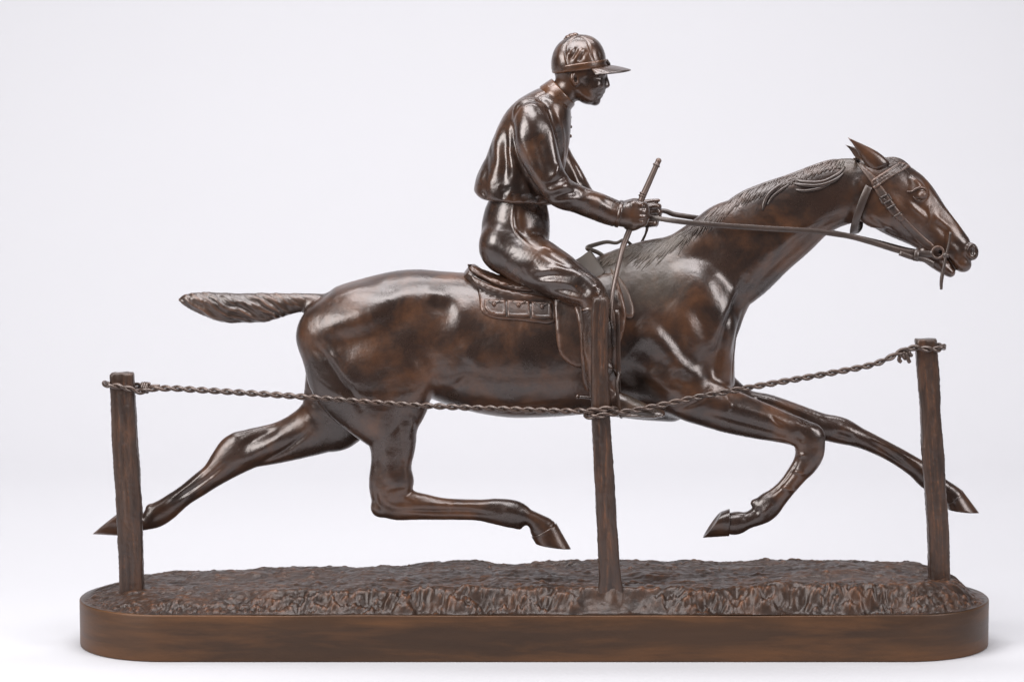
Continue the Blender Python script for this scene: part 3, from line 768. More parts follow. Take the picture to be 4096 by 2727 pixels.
# forelock
g = Geo(); 
for k in range(9):
    o = k*7
    L = on(HT, [(3520+o*.6, 645+o*.35), (3565+o*.7, 640+o*.5), (3610+o*.5, 660+o*.7)], 5)
    if len(L) > 4: g.add(*tube(L, np.interp(np.linspace(0, 1, len(L)), [0, .4, 1], [3, 7.5, 2]), 7))
for dy in (0, 9, 18):
    L = np.array([P(x, y+dy*.6, Y) for x, y, Y in ((3540, 634, -dy), (3580, 636, -dy), (3620, 656, -dy), (3648, 684, -dy*.8), (3664, 706, -dy*.5))]); L = crom(L, 4)
    g.add(*tube(L, np.interp(np.linspace(0, 1, len(L)), [0, .4, 1], [4, 10, 3]), 8))
g.obj('forelock', M_hair, horse)

# ================================================================== BRIDLE (parts of the horse)
strap_trees = [HT]
plate('headstall', [(3412, 634), (3432, 632), (3462, 668), (3508, 712), (3500, 745), (3482, 728), (3452, 690)], HT, 5, M_strap, horse, 7, collect=strap_trees)
plate('cheek_strap', [(3490, 748), (3516, 734), (3552, 778), (3582, 822), (3618, 868), (3660, 912), (3700, 950), (3738, 984), (3722, 1004), (3690, 984), (3652, 948), (3600, 890), (3570, 866), (3540, 824), (3514, 786)], HT, 5, M_strap, horse, 7, collect=strap_trees)
plate('browband', [(3482, 722), (3528, 692), (3576, 662), (3600, 648), (3640, 664), (3628, 676), (3574, 704), (3530, 734), (3494, 758)], strap_trees, 6, M_strap, horse, 4.5, 1.5, 4,
      hfun=lambda x, y, d: 2.6*math.sin((x*.86+y*1.35)/3.0)*min(1, max(0, (d-5)/4)))
# buckle, keepers on the cheek strap
def bar(trees, a, b, r, lift=4):
    L = on(trees, [a, b], 5); return tube(L+np.array([0, -lift, 0]), r, 8)
g = Geo()
for a, b in (((3518, 792), (3552, 776)), ((3530, 816), (3566, 798)), ((3518, 792), (3530, 816)), ((3552, 776), (3566, 798)), ((3535, 796), (3548, 806))): g.add(*bar(strap_trees, a, b, 3.2))
g.obj('buckle', M_strap, horse)
for a, b in (((3546, 836), (3580, 818)), ((3572, 868), (3604, 850))):
    Geo().add(*bar(strap_trees, a, b, 4.5)).obj('strap_keeper', M_strap, horse)
plate('strap_end', [(3576, 866), (3604, 852), (3618, 872), (3610, 886), (3592, 884)], strap_trees, 5, M_strap, horse, 5)
# throat latch: a loop hanging under the jaw
tl = [(3476, 745, -82), (3456, 790, -88), (3434, 850, -84), (3420, 895, -70), (3414, 926, -44), (3420, 934, 0), (3436, 910, 44), (3440, 860, 70), (3452, 800, 80)]
tl = crom([P(*t) for t in tl], 6); kk = np.linspace(0, 1, len(tl))
Geo().add(*ribbon(tl, np.interp(kk, [0, .5, 1], [30, 31, 28]), 6, wdir=(1, 0, .35))).obj('throat_latch', M_strap, horse)
# bit ring, bit cheek bars
def torus(c, r, rt, tilt=0):
    a = np.linspace(0, 2*math.pi, 33)[:-1]; V = []; F = []
    for i, t in enumerate(a):
        for k in range(8):
            w = 2*math.pi*k/8; rr = r+rt*math.cos(w); V.append((c[0]+rr*math.cos(t), c[1]+rt*math.sin(w)+tilt*math.cos(t), c[2]+rr*math.sin(t)))
    for i in range(32):
        for k in range(8): F.append((i*8+k, i*8+(k+1) % 8, ((i+1) % 32)*8+(k+1) % 8, ((i+1) % 32)*8+k))
    return V, F
for s_ in (-1, 1):
    Yb = -58 if s_ < 0 else 58
    Geo().add(*torus(P(3751, 1010, Yb), 23, 5.5)).obj('bit_ring', M_strap, horse)
    L = crom([P(3802, 928, Yb*.98), P(3795, 975, Yb), P(3784, 1020, Yb), P(3776, 1062, Yb), P(3766, 1120, Yb), P(3765, 1158, Yb)], 5)
    gg = Geo().add(*tube(L, np.interp(np.linspace(0, 1, len(L)), [0, .15, .5, .75, 1], [6, 5, 6, 8, 5.5]), 10)).add(*tube([P(3772, 1018, Yb), P(3796, 1022, Yb)], 9, 10))
    gg.obj('bit_cheek', M_strap, horse)

# ================================================================== SADDLE
sf = Field((P(1840, 0)[0], -190, P(0, 1240)[2]), (P(2460, 0)[0], 190, P(0, 960)[2]), 5.0)
sf.chain([S(1866, 1050, 1886, 1116, 0, 92), S(1935, 1088, 1945, 1180, 0, 128), S(2040, 1105, 2045, 1240, 0, 150), S(2180, 1100, 2180, 1260, 0, 158), S(2300, 1062, 2310, 1230, 0, 140), S(2372, 1030, 2385, 1180, 0, 100)], 12, n=4, cap=(3, 2))
SV, SF = sf.mesh(2); sf.f = None
saddle = mesh_obj('saddle', SV, SF, M_saddle, root)
ST = [HT, bvh(SV, SF)]
plate('saddle_cloth', [(1878, 1098), (1930, 1126), (2000, 1152), (2090, 1172), (2214, 1200), (2216, 1290), (2100, 1284), (1990, 1275), (1945, 1260), (1922, 1236), (1912, 1170)], ST, 7, M_saddle, saddle, 9, 3, 7, collect=ST)
pk = []
for poly in ([(1938, 1196), (2022, 1200), (2024, 1266), (1960, 1258), (1938, 1232)], [(2030, 1200), (2118, 1204), (2120, 1270), (2030, 1266)], [(2127, 1206), (2208, 1212), (2210, 1276), (2127, 1271)]):
    plate('weight_pocket', poly, ST, 7, M_saddle, saddle, 6, 4, 5, sub=1)
    cx = sum(p[0] for p in poly)/len(poly); cy = poly[0][1]
    L = on(ST, [(cx-24, cy+4), (cx-8, cy+16), (cx, cy+20), (cx+10, cy+14), (cx+28, cy+4)], 4); h = hit(ST, cx, cy+20)
    Geo().add(*tube(L+np.array([0, -8, 0]), 4.0, 6)).add(*ball(h[0]+np.array([0, -9, 0]), (9, 8, 10), 10, 6)).obj('pocket_strap', M_saddle, saddle)
plate('girth_pad', [(2440, 1070), (2478, 1108), (2512, 1160), (2536, 1232), (2532, 1268), (2500, 1268), (2470, 1200)], HT, 6, M_strap, saddle, 9, 2, 6, collect=ST)
plate('saddle_flap', [(2190, 1178), (2215, 1200), (2221, 1294), (2225, 1350), (2233, 1396), (2246, 1426), (2278, 1456), (2326, 1472), (2400, 1470), (2462, 1410), (2490, 1345), (2504, 1280), (2500, 1220), (2480, 1150), (2450, 1092), (2350, 1120)], ST, 9, M_saddle, saddle, 11, 1.5, 7, collect=ST)
plate('girth_strap', [(2290, 1200), (2312, 1290), (2320, 1360), (2326, 1462), (2342, 1560), (2420, 1560), (2440, 1380), (2420, 1210)], ST, 8, M_saddle, saddle, 11, .8, 6, collect=ST)
# seat layers behind the rider
plate('cantle', [(1870, 1058), (1880, 1058), (1920, 1078), (1980, 1100), (2050, 1128), (2140, 1160), (2090, 1166), (2000, 1146), (1930, 1114), (1882, 1084)], ST, 14, M_saddle, saddle, 7, 4, 7, collect=ST)
plate('cantle_welt', [(1874, 1066), (1910, 1088), (1970, 1112), (2060, 1148), (2000, 1142), (1930, 1112), (1884, 1082)], ST, 7, M_saddle, saddle, 7, 2, 5, collect=ST)
# raised flap of the pommel
def slab(pts, Ys, t, name, mat, parent):
    V = [P(x, y, Y) for (x, y), Y in zip(pts, Ys)]; n = len(V); V2 = [v+np.array([t*.3, t, 0]) for v in V]
    F = [tuple(range(n)), tuple(range(2*n-1, n-1, -1))]+[(i, i+n, (i+1) % n+n, (i+1) % n) for i in range(n)]
    nrm = np.cross(V[1]-V[0], V[2]-V[0])
    if nrm[1] > 0: F = [tuple(reversed(f)) for f in F]
    o = mesh_obj(name, V+V2, F, mat, parent, False)
    b = o.modifiers.new('bevel', 'BEVEL'); b.width = 3*U; b.segments = 2; return o
slab([(2290, 1046), (2322, 1028), (2358, 1001), (2380, 1030), (2402, 1062), (2418, 1088), (2398, 1116), (2340, 1100)], [-70, -66, -60, -80, -96, -112, -122, -112], 16, 'pommel', M_strap, saddle)

# ================================================================== JOCKEY
jf = Field((P(1880, 0)[0]-10, -330, P(0, 1700, -250)[2]), (P(2690, 0)[0]+10, 330, P(0, 130)[2]), 3.4)
def build_jockey():
    f = jf
    # trunk core inside the shirt, pelvis
    f.chain([Q(2235, 410, 0, 52, 60), Q(2150, 520, 0, 90, 110), Q(2090, 680, 0, 110, 110), S(1952, 815, 2190, 830, 0, 112), S(1930, 890, 2200, 895, 0, 122), S(1921, 965, 2190, 955, 0, 128), S(1930, 1030, 2130, 1050, 0, 128)], 16, n=8, cap=(1, 2.2))
    for s_ in (-1, 1):
        f.ell(P(2005, 985, -70*s_), (90, 74, 96), 0, 24)
    f.ell(P(1930, 1000, 0), (22, 12, 80), 0, 16, 'sub')
    # legs
    for s_ in (-1, 1):
        f.chain([Q(2045, 1005, 60*s_, 104, 82), S(2040, 1116, 2196, 966, 104*s_, 84), S(2145, 1162, 2282, 1024, 150*s_, 76), S(2235, 1196, 2352, 1080, 188*s_, 66), S(2305, 1216, 2404, 1126, 212*s_, 58), Q(2368, 1190, 222*s_, 56, 52)], 26, n=9)
        f.chain([Q(2368, 1190, 222*s_, 56, 52), Q(2388, 1245, 228*s_, 66, 52), Q(2400, 1330, 234*s_, 74, 52), Q(2404, 1420, 236*s_, 70, 50), Q(2408, 1510, 238*s_, 62, 46), Q(2414, 1580, 238*s_, 56, 42), Q(2424, 1614, 238*s_, 46, 40)], 10, n=8)
        f.chain([Q(2400, 1630, 232*s_, 30, 38), Q(2470, 1614, 236*s_, 46, 42), Q(2540, 1634, 242*s_, 36, 44), Q(2605, 1648, 246*s_, 24, 40), Q(2645, 1654, 248*s_, 15, 26)], 12, n=8)
        f.chain([Q(2395, 1648, 236*s_, 10, 36), Q(2500, 1656, 240*s_, 9, 44), Q(2610, 1660, 247*s_, 9, 44), Q(2650, 1658, 248*s_, 8, 28)], 3, n=2)   # sole
        f.ell(P(2392, 1640, 234*s_), (26, 32, 22), 0, 6)
        f.chain([Q(2330, 1236, 226*s_, 7, 46), Q(2430, 1228, 226*s_, 7, 46)], 6)            # boot top
    # neck and head
    f.chain([Q(2218, 425, 0, 62, 62), Q(2250, 380, 0, 58, 56), Q(2288, 335, 0, 60, 56)], 14)
    f.ell(P(2316, 272, 0), (100, 78, 98), 0, 16)
    f.ell(P(2362, 330, 0), (62, 62, 78), 8, 14)
    f.chain([Q(2312, 352, 0, 38, 62), Q(2345, 380, 0, 36, 52), Q(2372, 396, 0, 25, 32)], 14)
    f.ell(P(2383, 405, 0), (17, 22, 17), 0, 10)                          # chin
    f.chain([Q(2414, 296, 0, 14, 20), Q(2420, 312, 0, 11, 15), Q(2427, 328, 0, 10, 15), Q(2430, 341, 0, 10, 16)], 15)   # nose
    for s_ in (-1, 1):
        f.ell(P(2420, 344, 13*s_), (11, 7, 8), 0, 5)
        f.ell(P(2398, 300, 32*s_), (24, 20, 8), 0, 14)                    # brow
        f.ell(P(2382, 344, 42*s_), (26, 16, 22), 0, 16)                  # cheekbone
        # ear
        f.chain([Q(2290, 300, 70*s_, 9, 11), Q(2288, 318, 72*s_, 9, 10), Q(2300, 338, 68*s_, 8, 9), Q(2312, 326, 68*s_, 7, 8), Q(2311, 304, 68*s_, 7, 8)], 6)
        f.ell(P(2338, 300, 66*s_), (9, 7, 9), 0, 4)                      # curl of hair by the ear
    f.ell(P(2407, 364, 0), (12, 24, 9), 0, 6); f.ell(P(2410, 370, 0), (9, 19, 5), 0, 4); f.ell(P(2401, 385, 0), (10, 18, 7), 0, 5)
    # near hand: closed glove round the whip
    f.chain([Q(2450, 855, -112, 44, 40), Q(2500, 858, -104, 52, 40), Q(2545, 858, -92, 54, 40)], 14)
    for i, (y0, y1) in enumerate(((818, 822), (843, 846), (868, 869), (892, 890))):
        f.chain([Q(2535, y0, -112, 17, 20), Q(2568, y1, -106, 16, 18), Q(2578-i*5, y1+1, -84, 14, 16), Q(2560-i*4, y1, -62, 13, 13)], 16, n=6)
    f.chain([Q(2500, 820, -84, 18, 18), Q(2540, 808, -74, 15, 15), Q(2572, 812, -68, 11, 11)], 8)
    f.ell(P(2530, 905, -92), (34, 30, 20), 10, 10)
    # far hand: fingers stacked, thumb on top
    f.chain([Q(2520, 860, 60, 44, 36), Q(2590, 862, 46, 50, 36)], 14)
    for i, (y0, x1) in enumerate(((824, 2640), (846, 2644), (868, 2640), (892, 2628))):
        f.chain([Q(2585, y0+4, 22, 14, 14), Q(x1-14, y0+2, 14, 13, 14), Q(x1-6, y0+3, 38, 13, 13), Q(x1-18, y0+4, 64, 12, 12)], 7, n=6)
    f.chain([Q(2578, 812, 30, 13, 13), Q(2610, 806, 26, 10, 11), Q(2634, 802, 26, 7, 8)], 5)
    # far forearm core
    f.chain([Q(2340, 800, 150, 40, 40), Q(2450, 850, 110, 36, 36), Q(2530, 860, 62, 34, 34)], 10)
    f.chain([Q(2340, 800, -150, 40, 40), Q(2450, 855, -114, 38, 36)], 10)
    V, F = f.mesh(6); print('jockey', len(V)); return V, F
JV, JF = build_jockey(); jf.f = None
JT = bvh(JV, JF); JN = vnormals(JV, JF)
jockey_strokes = [
    ([(2055, 815), (2051, 880), (2063, 930), (2100, 968), (2150, 1004)], 5, 4), ([(2068, 820), (2066, 880), (2080, 925), (2115, 960)], 10, -4), ([(2180, 992), (2200, 998)], 10, 8),
    ([(2160, 1010), (2230, 1050), (2300, 1090)], 6, -4), ([(2150, 1090), (2220, 1076), (2290, 1086), (2320, 1110)], 10, 8), ([(2130, 1110), (2210, 1104), (2280, 1120)], 10, -8), ([(2160, 1130), (2240, 1122), (2310, 1140)], 10, 7),
    ([(2200, 1155), (2270, 1160), (2320, 1180)], 9, -7), ([(2230, 1180), (2290, 1190), (2340, 1205)], 9, 5), ([(2080, 1100), (2150, 1060)], 18, -6), ([(2330, 1100), (2370, 1140)], 16, 5), ([(2310, 1130), (2360, 1175)], 8, -5),
    ([(2000, 880), (1995, 960), (2040, 1030)], 34, 6), ([(2110, 840), (2150, 900), (2190, 940)], 24, -7), ([(2382, 1148), (2384, 1152)], 5, 5), ([(2398, 1158), (2398, 1160)], 5, 5), ([(2390, 1174), (2391, 1175)], 5, 5),
    ([(2340, 1290), (2336, 1360), (2345, 1440)], 9, 5), ([(2355, 1290), (2352, 1360), (2360, 1440)], 8, -5), ([(2440, 1500), (2455, 1540), (2450, 1580)], 10, -6), ([(2435, 1470), (2462, 1480)], 8, 5), ([(2440, 1555), (2470, 1575), (2500, 1568)], 7, 5),
    ([(2470, 1590), (2530, 1620), (2590, 1640)], 14, 3), ([(2555, 815), (2575, 825)], 6, 3), ([(2560, 834), (2584, 836)], 4, -4), ([(2560, 858), (2584, 858)], 4, -4), ([(2556, 881), (2578, 880)], 4, -4),
    ([(2330, 370), (2355, 395), (2375, 410)], 10, 2), ([(2398, 309), (2412, 309)], 5, -2.5), ([(2398, 315), (2412, 316)], 5, 2.5), ([(2396, 330), (2390, 345)], 10, 2), ([(2414, 352), (2400, 364), (2396, 376)], 5, -3), ([(2390, 376), (2412, 377)], 4, -3.5), ([(2392, 393), (2402, 394)], 6, -3), ([(2408, 352), (2396, 362), (2390, 374)], 6, -2.5),
    ([(2292, 303), (2290, 322), (2302, 336)], 5, 2), ([(2302, 314), (2304, 324)], 6, -5),
]
jockey_strokes = [(p, sg*1.5 if p[0][1] > 900 else sg, am*.75) for p, sg, am in jockey_strokes]
JV = sculpt(JV, JN, JT, jockey_strokes)
JV = JV+JN*(.25*vnoise(JV[:, 0]/18, JV[:, 1]/18, JV[:, 2]/18, 3)+1.2*vnoise(JV[:, 0]/45, JV[:, 1]/45, JV[:, 2]/45, 4)*(JV[:, 2] < P(0, 430)[2]))[:, None]
JT = bvh(JV, JF)
jockey = mesh_obj('jockey', JV, JF, M_rider, root)

# silk shirt
shf = Field((P(1870, 0)[0], -310, P(0, 935, -200)[2]), (P(2520, 0)[0], 310, P(0, 320)[2]), 4.0)
def build_shirt():
    f = shf
    f.chain([S(2160, 366, 2258, 440, 0, 76), S(2098, 404, 2276, 488, 0, 128), S(2012, 478, 2278, 560, 0, 146), S(1964, 585, 2270, 625, 0, 146), S(1930, 680, 2252, 712, 0, 142), S(1906, 728, 2238, 752, 0, 140), S(1894, 764, 2230, 790, 0, 140), S(1908, 796, 2214, 818, 0, 130)], 18, n=9, cap=(2.4, 9))
    f.cut((1900, 794), (2210, 818), 16); f.cut((1888, 764), (1938, 806), 14)
    for s_ in (-1, 1):
        if s_ < 0:
            f.chain([Q(2120, 462, -118, 72, 64), S(2056, 510, 2202, 506, -160, 62), S(2066, 590, 2227, 585, -180, 60), S(2110, 688, 2248, 662, -190, 56), S(2152, 752, 2276, 716, -188, 54), S(2196, 806, 2302, 738, -176, 54),
                     S(2288, 850, 2345, 750, -152, 52), S(2368, 882, 2412, 774, -132, 49), S(2440, 904, 2470, 798, -118, 46), S(2458, 908, 2484, 806, -115, 45)], 16, n=9, cap=(1, 6))
        else:
            f.chain([Q(2130, 470, 118, 70, 64), Q(2180, 560, 165, 74, 62), Q(2240, 660, 188, 66, 58), S(2240, 770, 2345, 715, 188, 54), S(2300, 842, 2365, 755, 165, 50), Q(2400, 830, 132, 48, 46), Q(2490, 856, 92, 44, 42)], 16, n=9)
    V, F = f.mesh(6); print('shirt', len(V)); return V, F
# hem cut is flat: keep only above the slanting hem line
CV, CF = build_shirt(); shf.f = None
CT = bvh(CV, CF); CN = vnormals(CV, CF)
shirt_strokes = [
    ([(2072, 480), (2085, 560), (2118, 640), (2148, 700), (2160, 738)], 15, 8), ([(2190, 470), (2208, 560), (2220, 640), (2214, 690)], 13, 8), ([(2140, 530), (2160, 600), (2184, 680), (2190, 720)], 14, -11),
    ([(2100, 450), (2130, 520)], 26, 4), ([(2050, 480), (2050, 560), (2072, 640), (2110, 720), (2150, 775)], 9, -14), ([(2236, 652), (2222, 690), (2205, 715)], 8, 8), ([(2180, 772), (2235, 752), (2290, 742)], 10, 7),
    ([(2190, 745), (2240, 722), (2270, 705)], 8, -8), ([(2205, 795), (2260, 778), (2320, 772)], 9, -7), ([(2200, 812), (2300, 792), (2380, 800)], 10, 6), ([(2300, 760), (2370, 780), (2440, 808)], 14, 6), ([(2280, 835), (2370, 860), (2440, 880)], 22, -4),
    ([(2345, 752), (2330, 780), (2300, 800)], 9, -5), ([(2400, 790), (2440, 815), (2470, 830)], 8, -4),
    ([(2010, 500), (1990, 570), (1994, 640), (1978, 700), (1990, 735)], 16, 9), ([(2030, 520), (2018, 590), (2024, 670), (2018, 740)], 13, -12), ([(1970, 560), (1958, 620), (1964, 690)], 9, 4), ([(2044, 560), (2036, 620), (2050, 690)], 9, 5), ([(2046, 640), (2050, 700), (2058, 740)], 14, 6), ([(2070, 690), (2090, 760)], 10, -6),
    ([(2100, 720), (2112, 765)], 12, 6), ([(1962, 600), (1950, 660), (1948, 720)], 13, -7), ([(1938, 670), (1920, 735)], 13, 6), ([(1962, 735), (1968, 775)], 12, 5), ([(1995, 750), (2040, 770)], 10, -5), ([(2030, 440), (2060, 420), (2100, 405)], 20, 3), ([(2195, 440), (2230, 520), (2245, 600), (2255, 690)], 10, -10), ([(2225, 440), (2250, 540), (2258, 640)], 9, 6), ([(2255, 480), (2266, 560), (2264, 660)], 7, -5),
    ([(1930, 760), (1945, 795)], 6, -5), ([(2010, 765), (2014, 800)], 6, -5), ([(2048, 772), (2052, 806)], 5, -5), ([(2090, 778), (2094, 810)], 5, -4), ([(2150, 785), (2152, 815)], 6, -5),
    ([(2160, 400), (2150, 386), (2196, 365)], 4, -3), ([(2052, 490), (2062, 450), (2090, 418), (2140, 402), (2180, 412), (2194, 440)], 8, -8), ([(2075, 455), (2110, 425), (2160, 422)], 14, 5), ([(2062, 470), (2040, 520), (2036, 580)], 10, 5), ([(2275, 640), (2295, 690), (2310, 740)], 8, 6), ([(2290, 640), (2315, 690), (2335, 730)], 6, -6),
]
shirt_strokes = [(p, sg*1.65, am*.85) for p, sg, am in shirt_strokes]
CV = sculpt(CV, CN, CT, shirt_strokes); CV = smooth_mesh(CV, CF, 1, .5, 0)
CV = CV+CN*(.6*vnoise(CV[:, 0]/26, CV[:, 1]/26, CV[:, 2]/42, 3)+2.6*vnoise(CV[:, 0]/62, CV[:, 1]/62, CV[:, 2]/110, 4))[:, None]
shirt = mesh_obj('shirt', CV, CF, M_rider, jockey)
CT = bvh(CV, CF)
# cuff band, collar, buttons
cc = [P(2464, 907, -116), P(2487, 804, -116)]; c = (cc[0]+cc[1])/2; ax = (cc[1]-cc[0])/2
rg = []
al = np.array([.97, 0, -.22])
for off, k in ((-9, .97), (-6, 1.05), (2, 1.06), (7, 1.05), (9, .95)):
    rg.append([c+al*off+ax*math.cos(t)*k+np.array([0, 48*k*math.sin(t), 0]) for t in np.linspace(0, 2*math.pi, 33)[:-1]])
V, F = loft(rg); mesh_obj('cuff', V, F, M_rider, shirt)
A, B = P(2190, 338, 0), P(2276, 432, 0); c = (A+B)/2; ax = (B-A)/2; up_ = np.array([.62, 0, .62]); up_ = np.cross(ax, (0, 1, 0)); up_ /= -np.linalg.norm(up_)
if up_[2] < 0: up_ = -up_
rg = []
for off, k in ((-40, .98), (-30, 1.14), (0, 1.08), (20, 1.03), (26, 1.0), (24, .95), (0, .93)):
    rg.append([c+up_*(off+6)+np.array([-3, 0, -3])+ax*math.cos(t)*k*1.08+np.array([0, 80*k*math.sin(t), 0]) for t in np.linspace(0, 2*math.pi, 41)[:-1]])
V, F = loft(rg); mesh_obj('collar', V, F, M_rider, shirt)
for x, y in ((2281, 470), (2283, 508), (2282, 545)):
    V, F = ball(P(x, y, -6), (6, 7, 7), 10, 6); mesh_obj('button', V, F, M_rider, shirt)

# cap
cf = Field((P(2190, 0)[0], -120, P(0, 320)[2]), (P(2450, 0)[0], 120, P(0, 120)[2]), 3.0)
cf.ell(P(2314, 258, 0), (105, 92, 118), 0, 8); cf.ell(P(2350, 240, 0), (68, 80, 90), 0, 20); cf.ell(P(2262, 255, 0), (52, 78, 84), 0, 16)
cf.cut((2205, 290), (2440, 258), 3)
KV, KF = cf.mesh(4); KT = bvh(KV, KF); KN = vnormals(KV, KF)
KV = sculpt(KV, KN, KT, [([(2312, 142), (2285, 158), (2263, 180), (2260, 215), (2267, 250), (2272, 272)], 3.2, -4), ([(2318, 142), (2345, 160), (2358, 190), (2368, 225), (2378, 252)], 3.2, -4),
    ([(2292, 192), (2282, 208), (2272, 226)], 9, 5), ([(2330, 190), (2314, 216), (2294, 242)], 9, 6), ([(2308, 192), (2294, 220), (2280, 240)], 8, -6), ([(2345, 200), (2330, 225), (2312, 246)], 8, -4), ([(2340, 230), (2310, 248)], 8, -3), ([(2240, 190), (2230, 240)], 14, 2), ([(2392, 200), (2400, 235)], 8, -2)])
cap = mesh_obj('cap', KV, KF, M_rider, jockey)
a0, b0 = P(2209, 280, 0), P(2427, 250, 0); c = (a0+b0)/2; ax = (b0-a0)/2; un = np.array([ax[2], 0, -ax[0]]); un /= np.linalg.norm(un); un = un if un[2] > 0 else -un
rg = []
for off, k in ((-17, .93), (-15, .99), (-9, 1.025), (0, 1.0), (8, 1.03), (12, 1.02), (14, .95)):
    rg.append([c+un*off+ax*math.cos(t)*k+np.array([0, 94*k*math.sin(t), 0]) for t in np.linspace(0, 2*math.pi, 49)[:-1]])
V, F = loft(rg); mesh_obj('cap_band', V, F, M_rider, cap)
# peak: curved bill drooping at the sides
def build_peak():
    V = []; F = []; nu, nv = 25, 9
    for layer in (0, 1):
        for i in range(nu):
            ph = R(-66+132*i/(nu-1))
            inner = c+ax*math.cos(ph)*.985+np.array([0, 92*math.sin(ph), 0])-un*9
            ext = 94*max(math.cos(ph*1.3), .0)**.55+2
            dirv = np.array([math.cos(ph)*.96, math.sin(ph)*.55, 0]); dirv /= np.linalg.norm(dirv)
            for j in range(nv):
                t = j/(nv-1); p = inner+dirv*ext*t
                p[2] += -6*t-13*t*t*math.cos(ph)-4*abs(math.sin(ph))**1.4-13*t*abs(math.sin(ph))**1.6
                if layer: p = p-np.array([0, 0, 8-4*t])
                V.append(p)
    n = nu*nv
    for i in range(nu-1):
        for j in range(nv-1):
            a = i*nv+j; F.append((a, a+nv, a+nv+1, a+1)); F.append((n+a+1, n+a+nv+1, n+a+nv, n+a))
    for i in range(nu-1):
        a = i*nv+nv-1; F.append((a, a+nv, a+nv+n, a+n)); a = i*nv; F.append((a+n, a+n+nv, a+nv, a))
    for a in (0, (nu-1)*nv):
        for j in range(nv-1): F.append((a+j, a+j+1, a+j+1+n, a+j+n))
    mesh_obj('cap_peak', V, F, M_rider, cap)
build_peak()
g = Geo()
for (x, y, r) in ((2288, 144, 13), (2300, 140, 11), (2275, 150, 12), (2266, 157, 9)): g.add(*ball(P(x, y, 0), (r*1.3, r*1.6, r*.8), 12, 8))
g.obj('cap_button', M_rider, cap)
Geo().add(*tube([P(2424, 240, -8), P(2432, 252, -6), P(2436, 258, 4)], 7, 8)).obj('cap_bow', M_rider, cap)

# spur, stirrup
Geo().add(*tube(crom([P(2392, 1592, -262), P(2340, 1588, -262), P(2318, 1586, -260)], 4), 5.5, 8)).add(*ball(P(2311, 1586, -260), (9, 8, 9), 12, 8)).obj('spur', M_rider, jockey)
sl = crom([P(2468, 1240, -285), P(2472, 1330, -288), P(2474, 1420, -288), P(2476, 1500, -286)], 4)
Geo().add(*ribbon(sl, 17, 6, wdir=(1, 0, 0))).obj('stirrup_leather', M_saddle, saddle)
st = crom([P(2476, 1490, -284), P(2468, 1530, -300), P(2473, 1600, -306), P(2480, 1655, -300), P(2486, 1668, -250), P(2486, 1655, -205), P(2480, 1600, -196), P(2476, 1530, -215), P(2476, 1490, -284)], 6)
Geo().add(*tube(st, np.where(np.arange(len(st)) > 0, 6.5, 6.5), 8)).obj('stirrup', M_saddle, saddle)

# ================================================================== WHIP AND REINS
whip_pts = [P(2632, 648, -40), P(2602, 716, -56), P(2570, 788, -74), P(2542, 858, -88), P(2516, 925, -104), P(2502, 960, -116), P(2488, 1000, -134), P(2468, 1085, -190), P(2452, 1160, -250), P(2445, 1230, -286), P(2443, 1292, -296)]
wp = crom(whip_pts, 5); k = np.linspace(0, 1, len(wp))
whip = Geo().add(*tube(wp, np.interp(k, [0, .18, .3, .45, .6, .95, .98, 1], [11, 12.5, 12, 12, 11, 6.5, 8, 5]), 12)).obj('whip', M_whip, root)
def ringat(a, b, t, r, w):
    p = P(*a)*(1-t)+P(*b)*t; d = P(*b)-P(*a); d /= np.linalg.norm(d); return tube([p-d*w, p-d*w*.5, p+d*w*.5, p+d*w], [r*.85, r, r, r*.85], 12)
gg = Geo().add(*ball(P(2634, 644, -40), (12, 12, 12), 12, 8))
A_, B_ = (2632, 648, -40), (2568, 786, -74)
for t in (.1, .93, 1.0): gg.add(*ringat(A_, B_, t, 15, 4))
gg.obj('whip_handle', M_whip, whip)
near = [P(2586, 866, -72), P(2639, 875, -92), P(2700, 884, -112), P(2791, 895, -128), P(2880, 902, -132), P(2970, 908, -128), P(3096, 916, -116), P(3193, 921, -106), P(3270, 926, -100), P(3341, 936, -94), P(3408, 947, -90), P(3498, 972, -80), P(3600, 1003, -70), P(3676, 1014, -64), P(3732, 1016, -60)]
near = crom(near, 4)
rein = Geo().add(*ribbon(near, np.interp(np.linspace(0, 1, len(near)), [0, .1, .3, .7, 1], [14, 20, 21, 22, 26]), 5)).obj('rein', M_strap, root)
L = crom([P(3598, 1012, -74), P(3650, 1030, -70), P(3700, 1040, -66), P(3738, 1058, -60)], 4)
Geo().add(*ribbon(L, 20, 9)).obj('rein_end', M_strap, rein)
Geo().add(*ribbon([P(3668, 1000, -76), P(3666, 1022, -78), P(3662, 1044, -76)], 20, 8, wdir=(1, 0, 0))).obj('strap_keeper', M_strap, rein)
far = crom([P(2636, 842, 38), P(2665, 846, 52), P(2693, 857, 64), P(2746, 866, 84), P(2813, 875, 106), P(2970, 892, 124), P(3150, 910, 116), P(3330, 932, 98), P(3500, 968, 80), P(3640, 1004, 66), P(3735, 1012, 58)], 4)
Geo().add(*ribbon(far, np.interp(np.linspace(0, 1, len(far)), [0, .1, 1], [16, 20, 24]), 5)).obj('rein', M_strap, root)
lp = crom([P(2590, 900, 16), P(2586, 925, 14), P(2576, 950, 20), P(2560, 976, 30), P(2535, 985, 30), P(2510, 966, 10), P(2492, 960, 0), P(2465, 972, -6), P(2428, 968, -14), P(2390, 976, -20), P(2354, 988, -26), P(2352, 996, -28), P(2372, 1002, -24), P(2395, 1012, -16), P(2425, 1032, -6)], 5)
Geo().add(*ribbon(lp, np.interp(np.linspace(0, 1, len(lp)), [0, .1, .3, .5, .7, 1], [14, 9, 12, 13, 18, 16]), 5)).obj('rein_bight', M_strap, root)

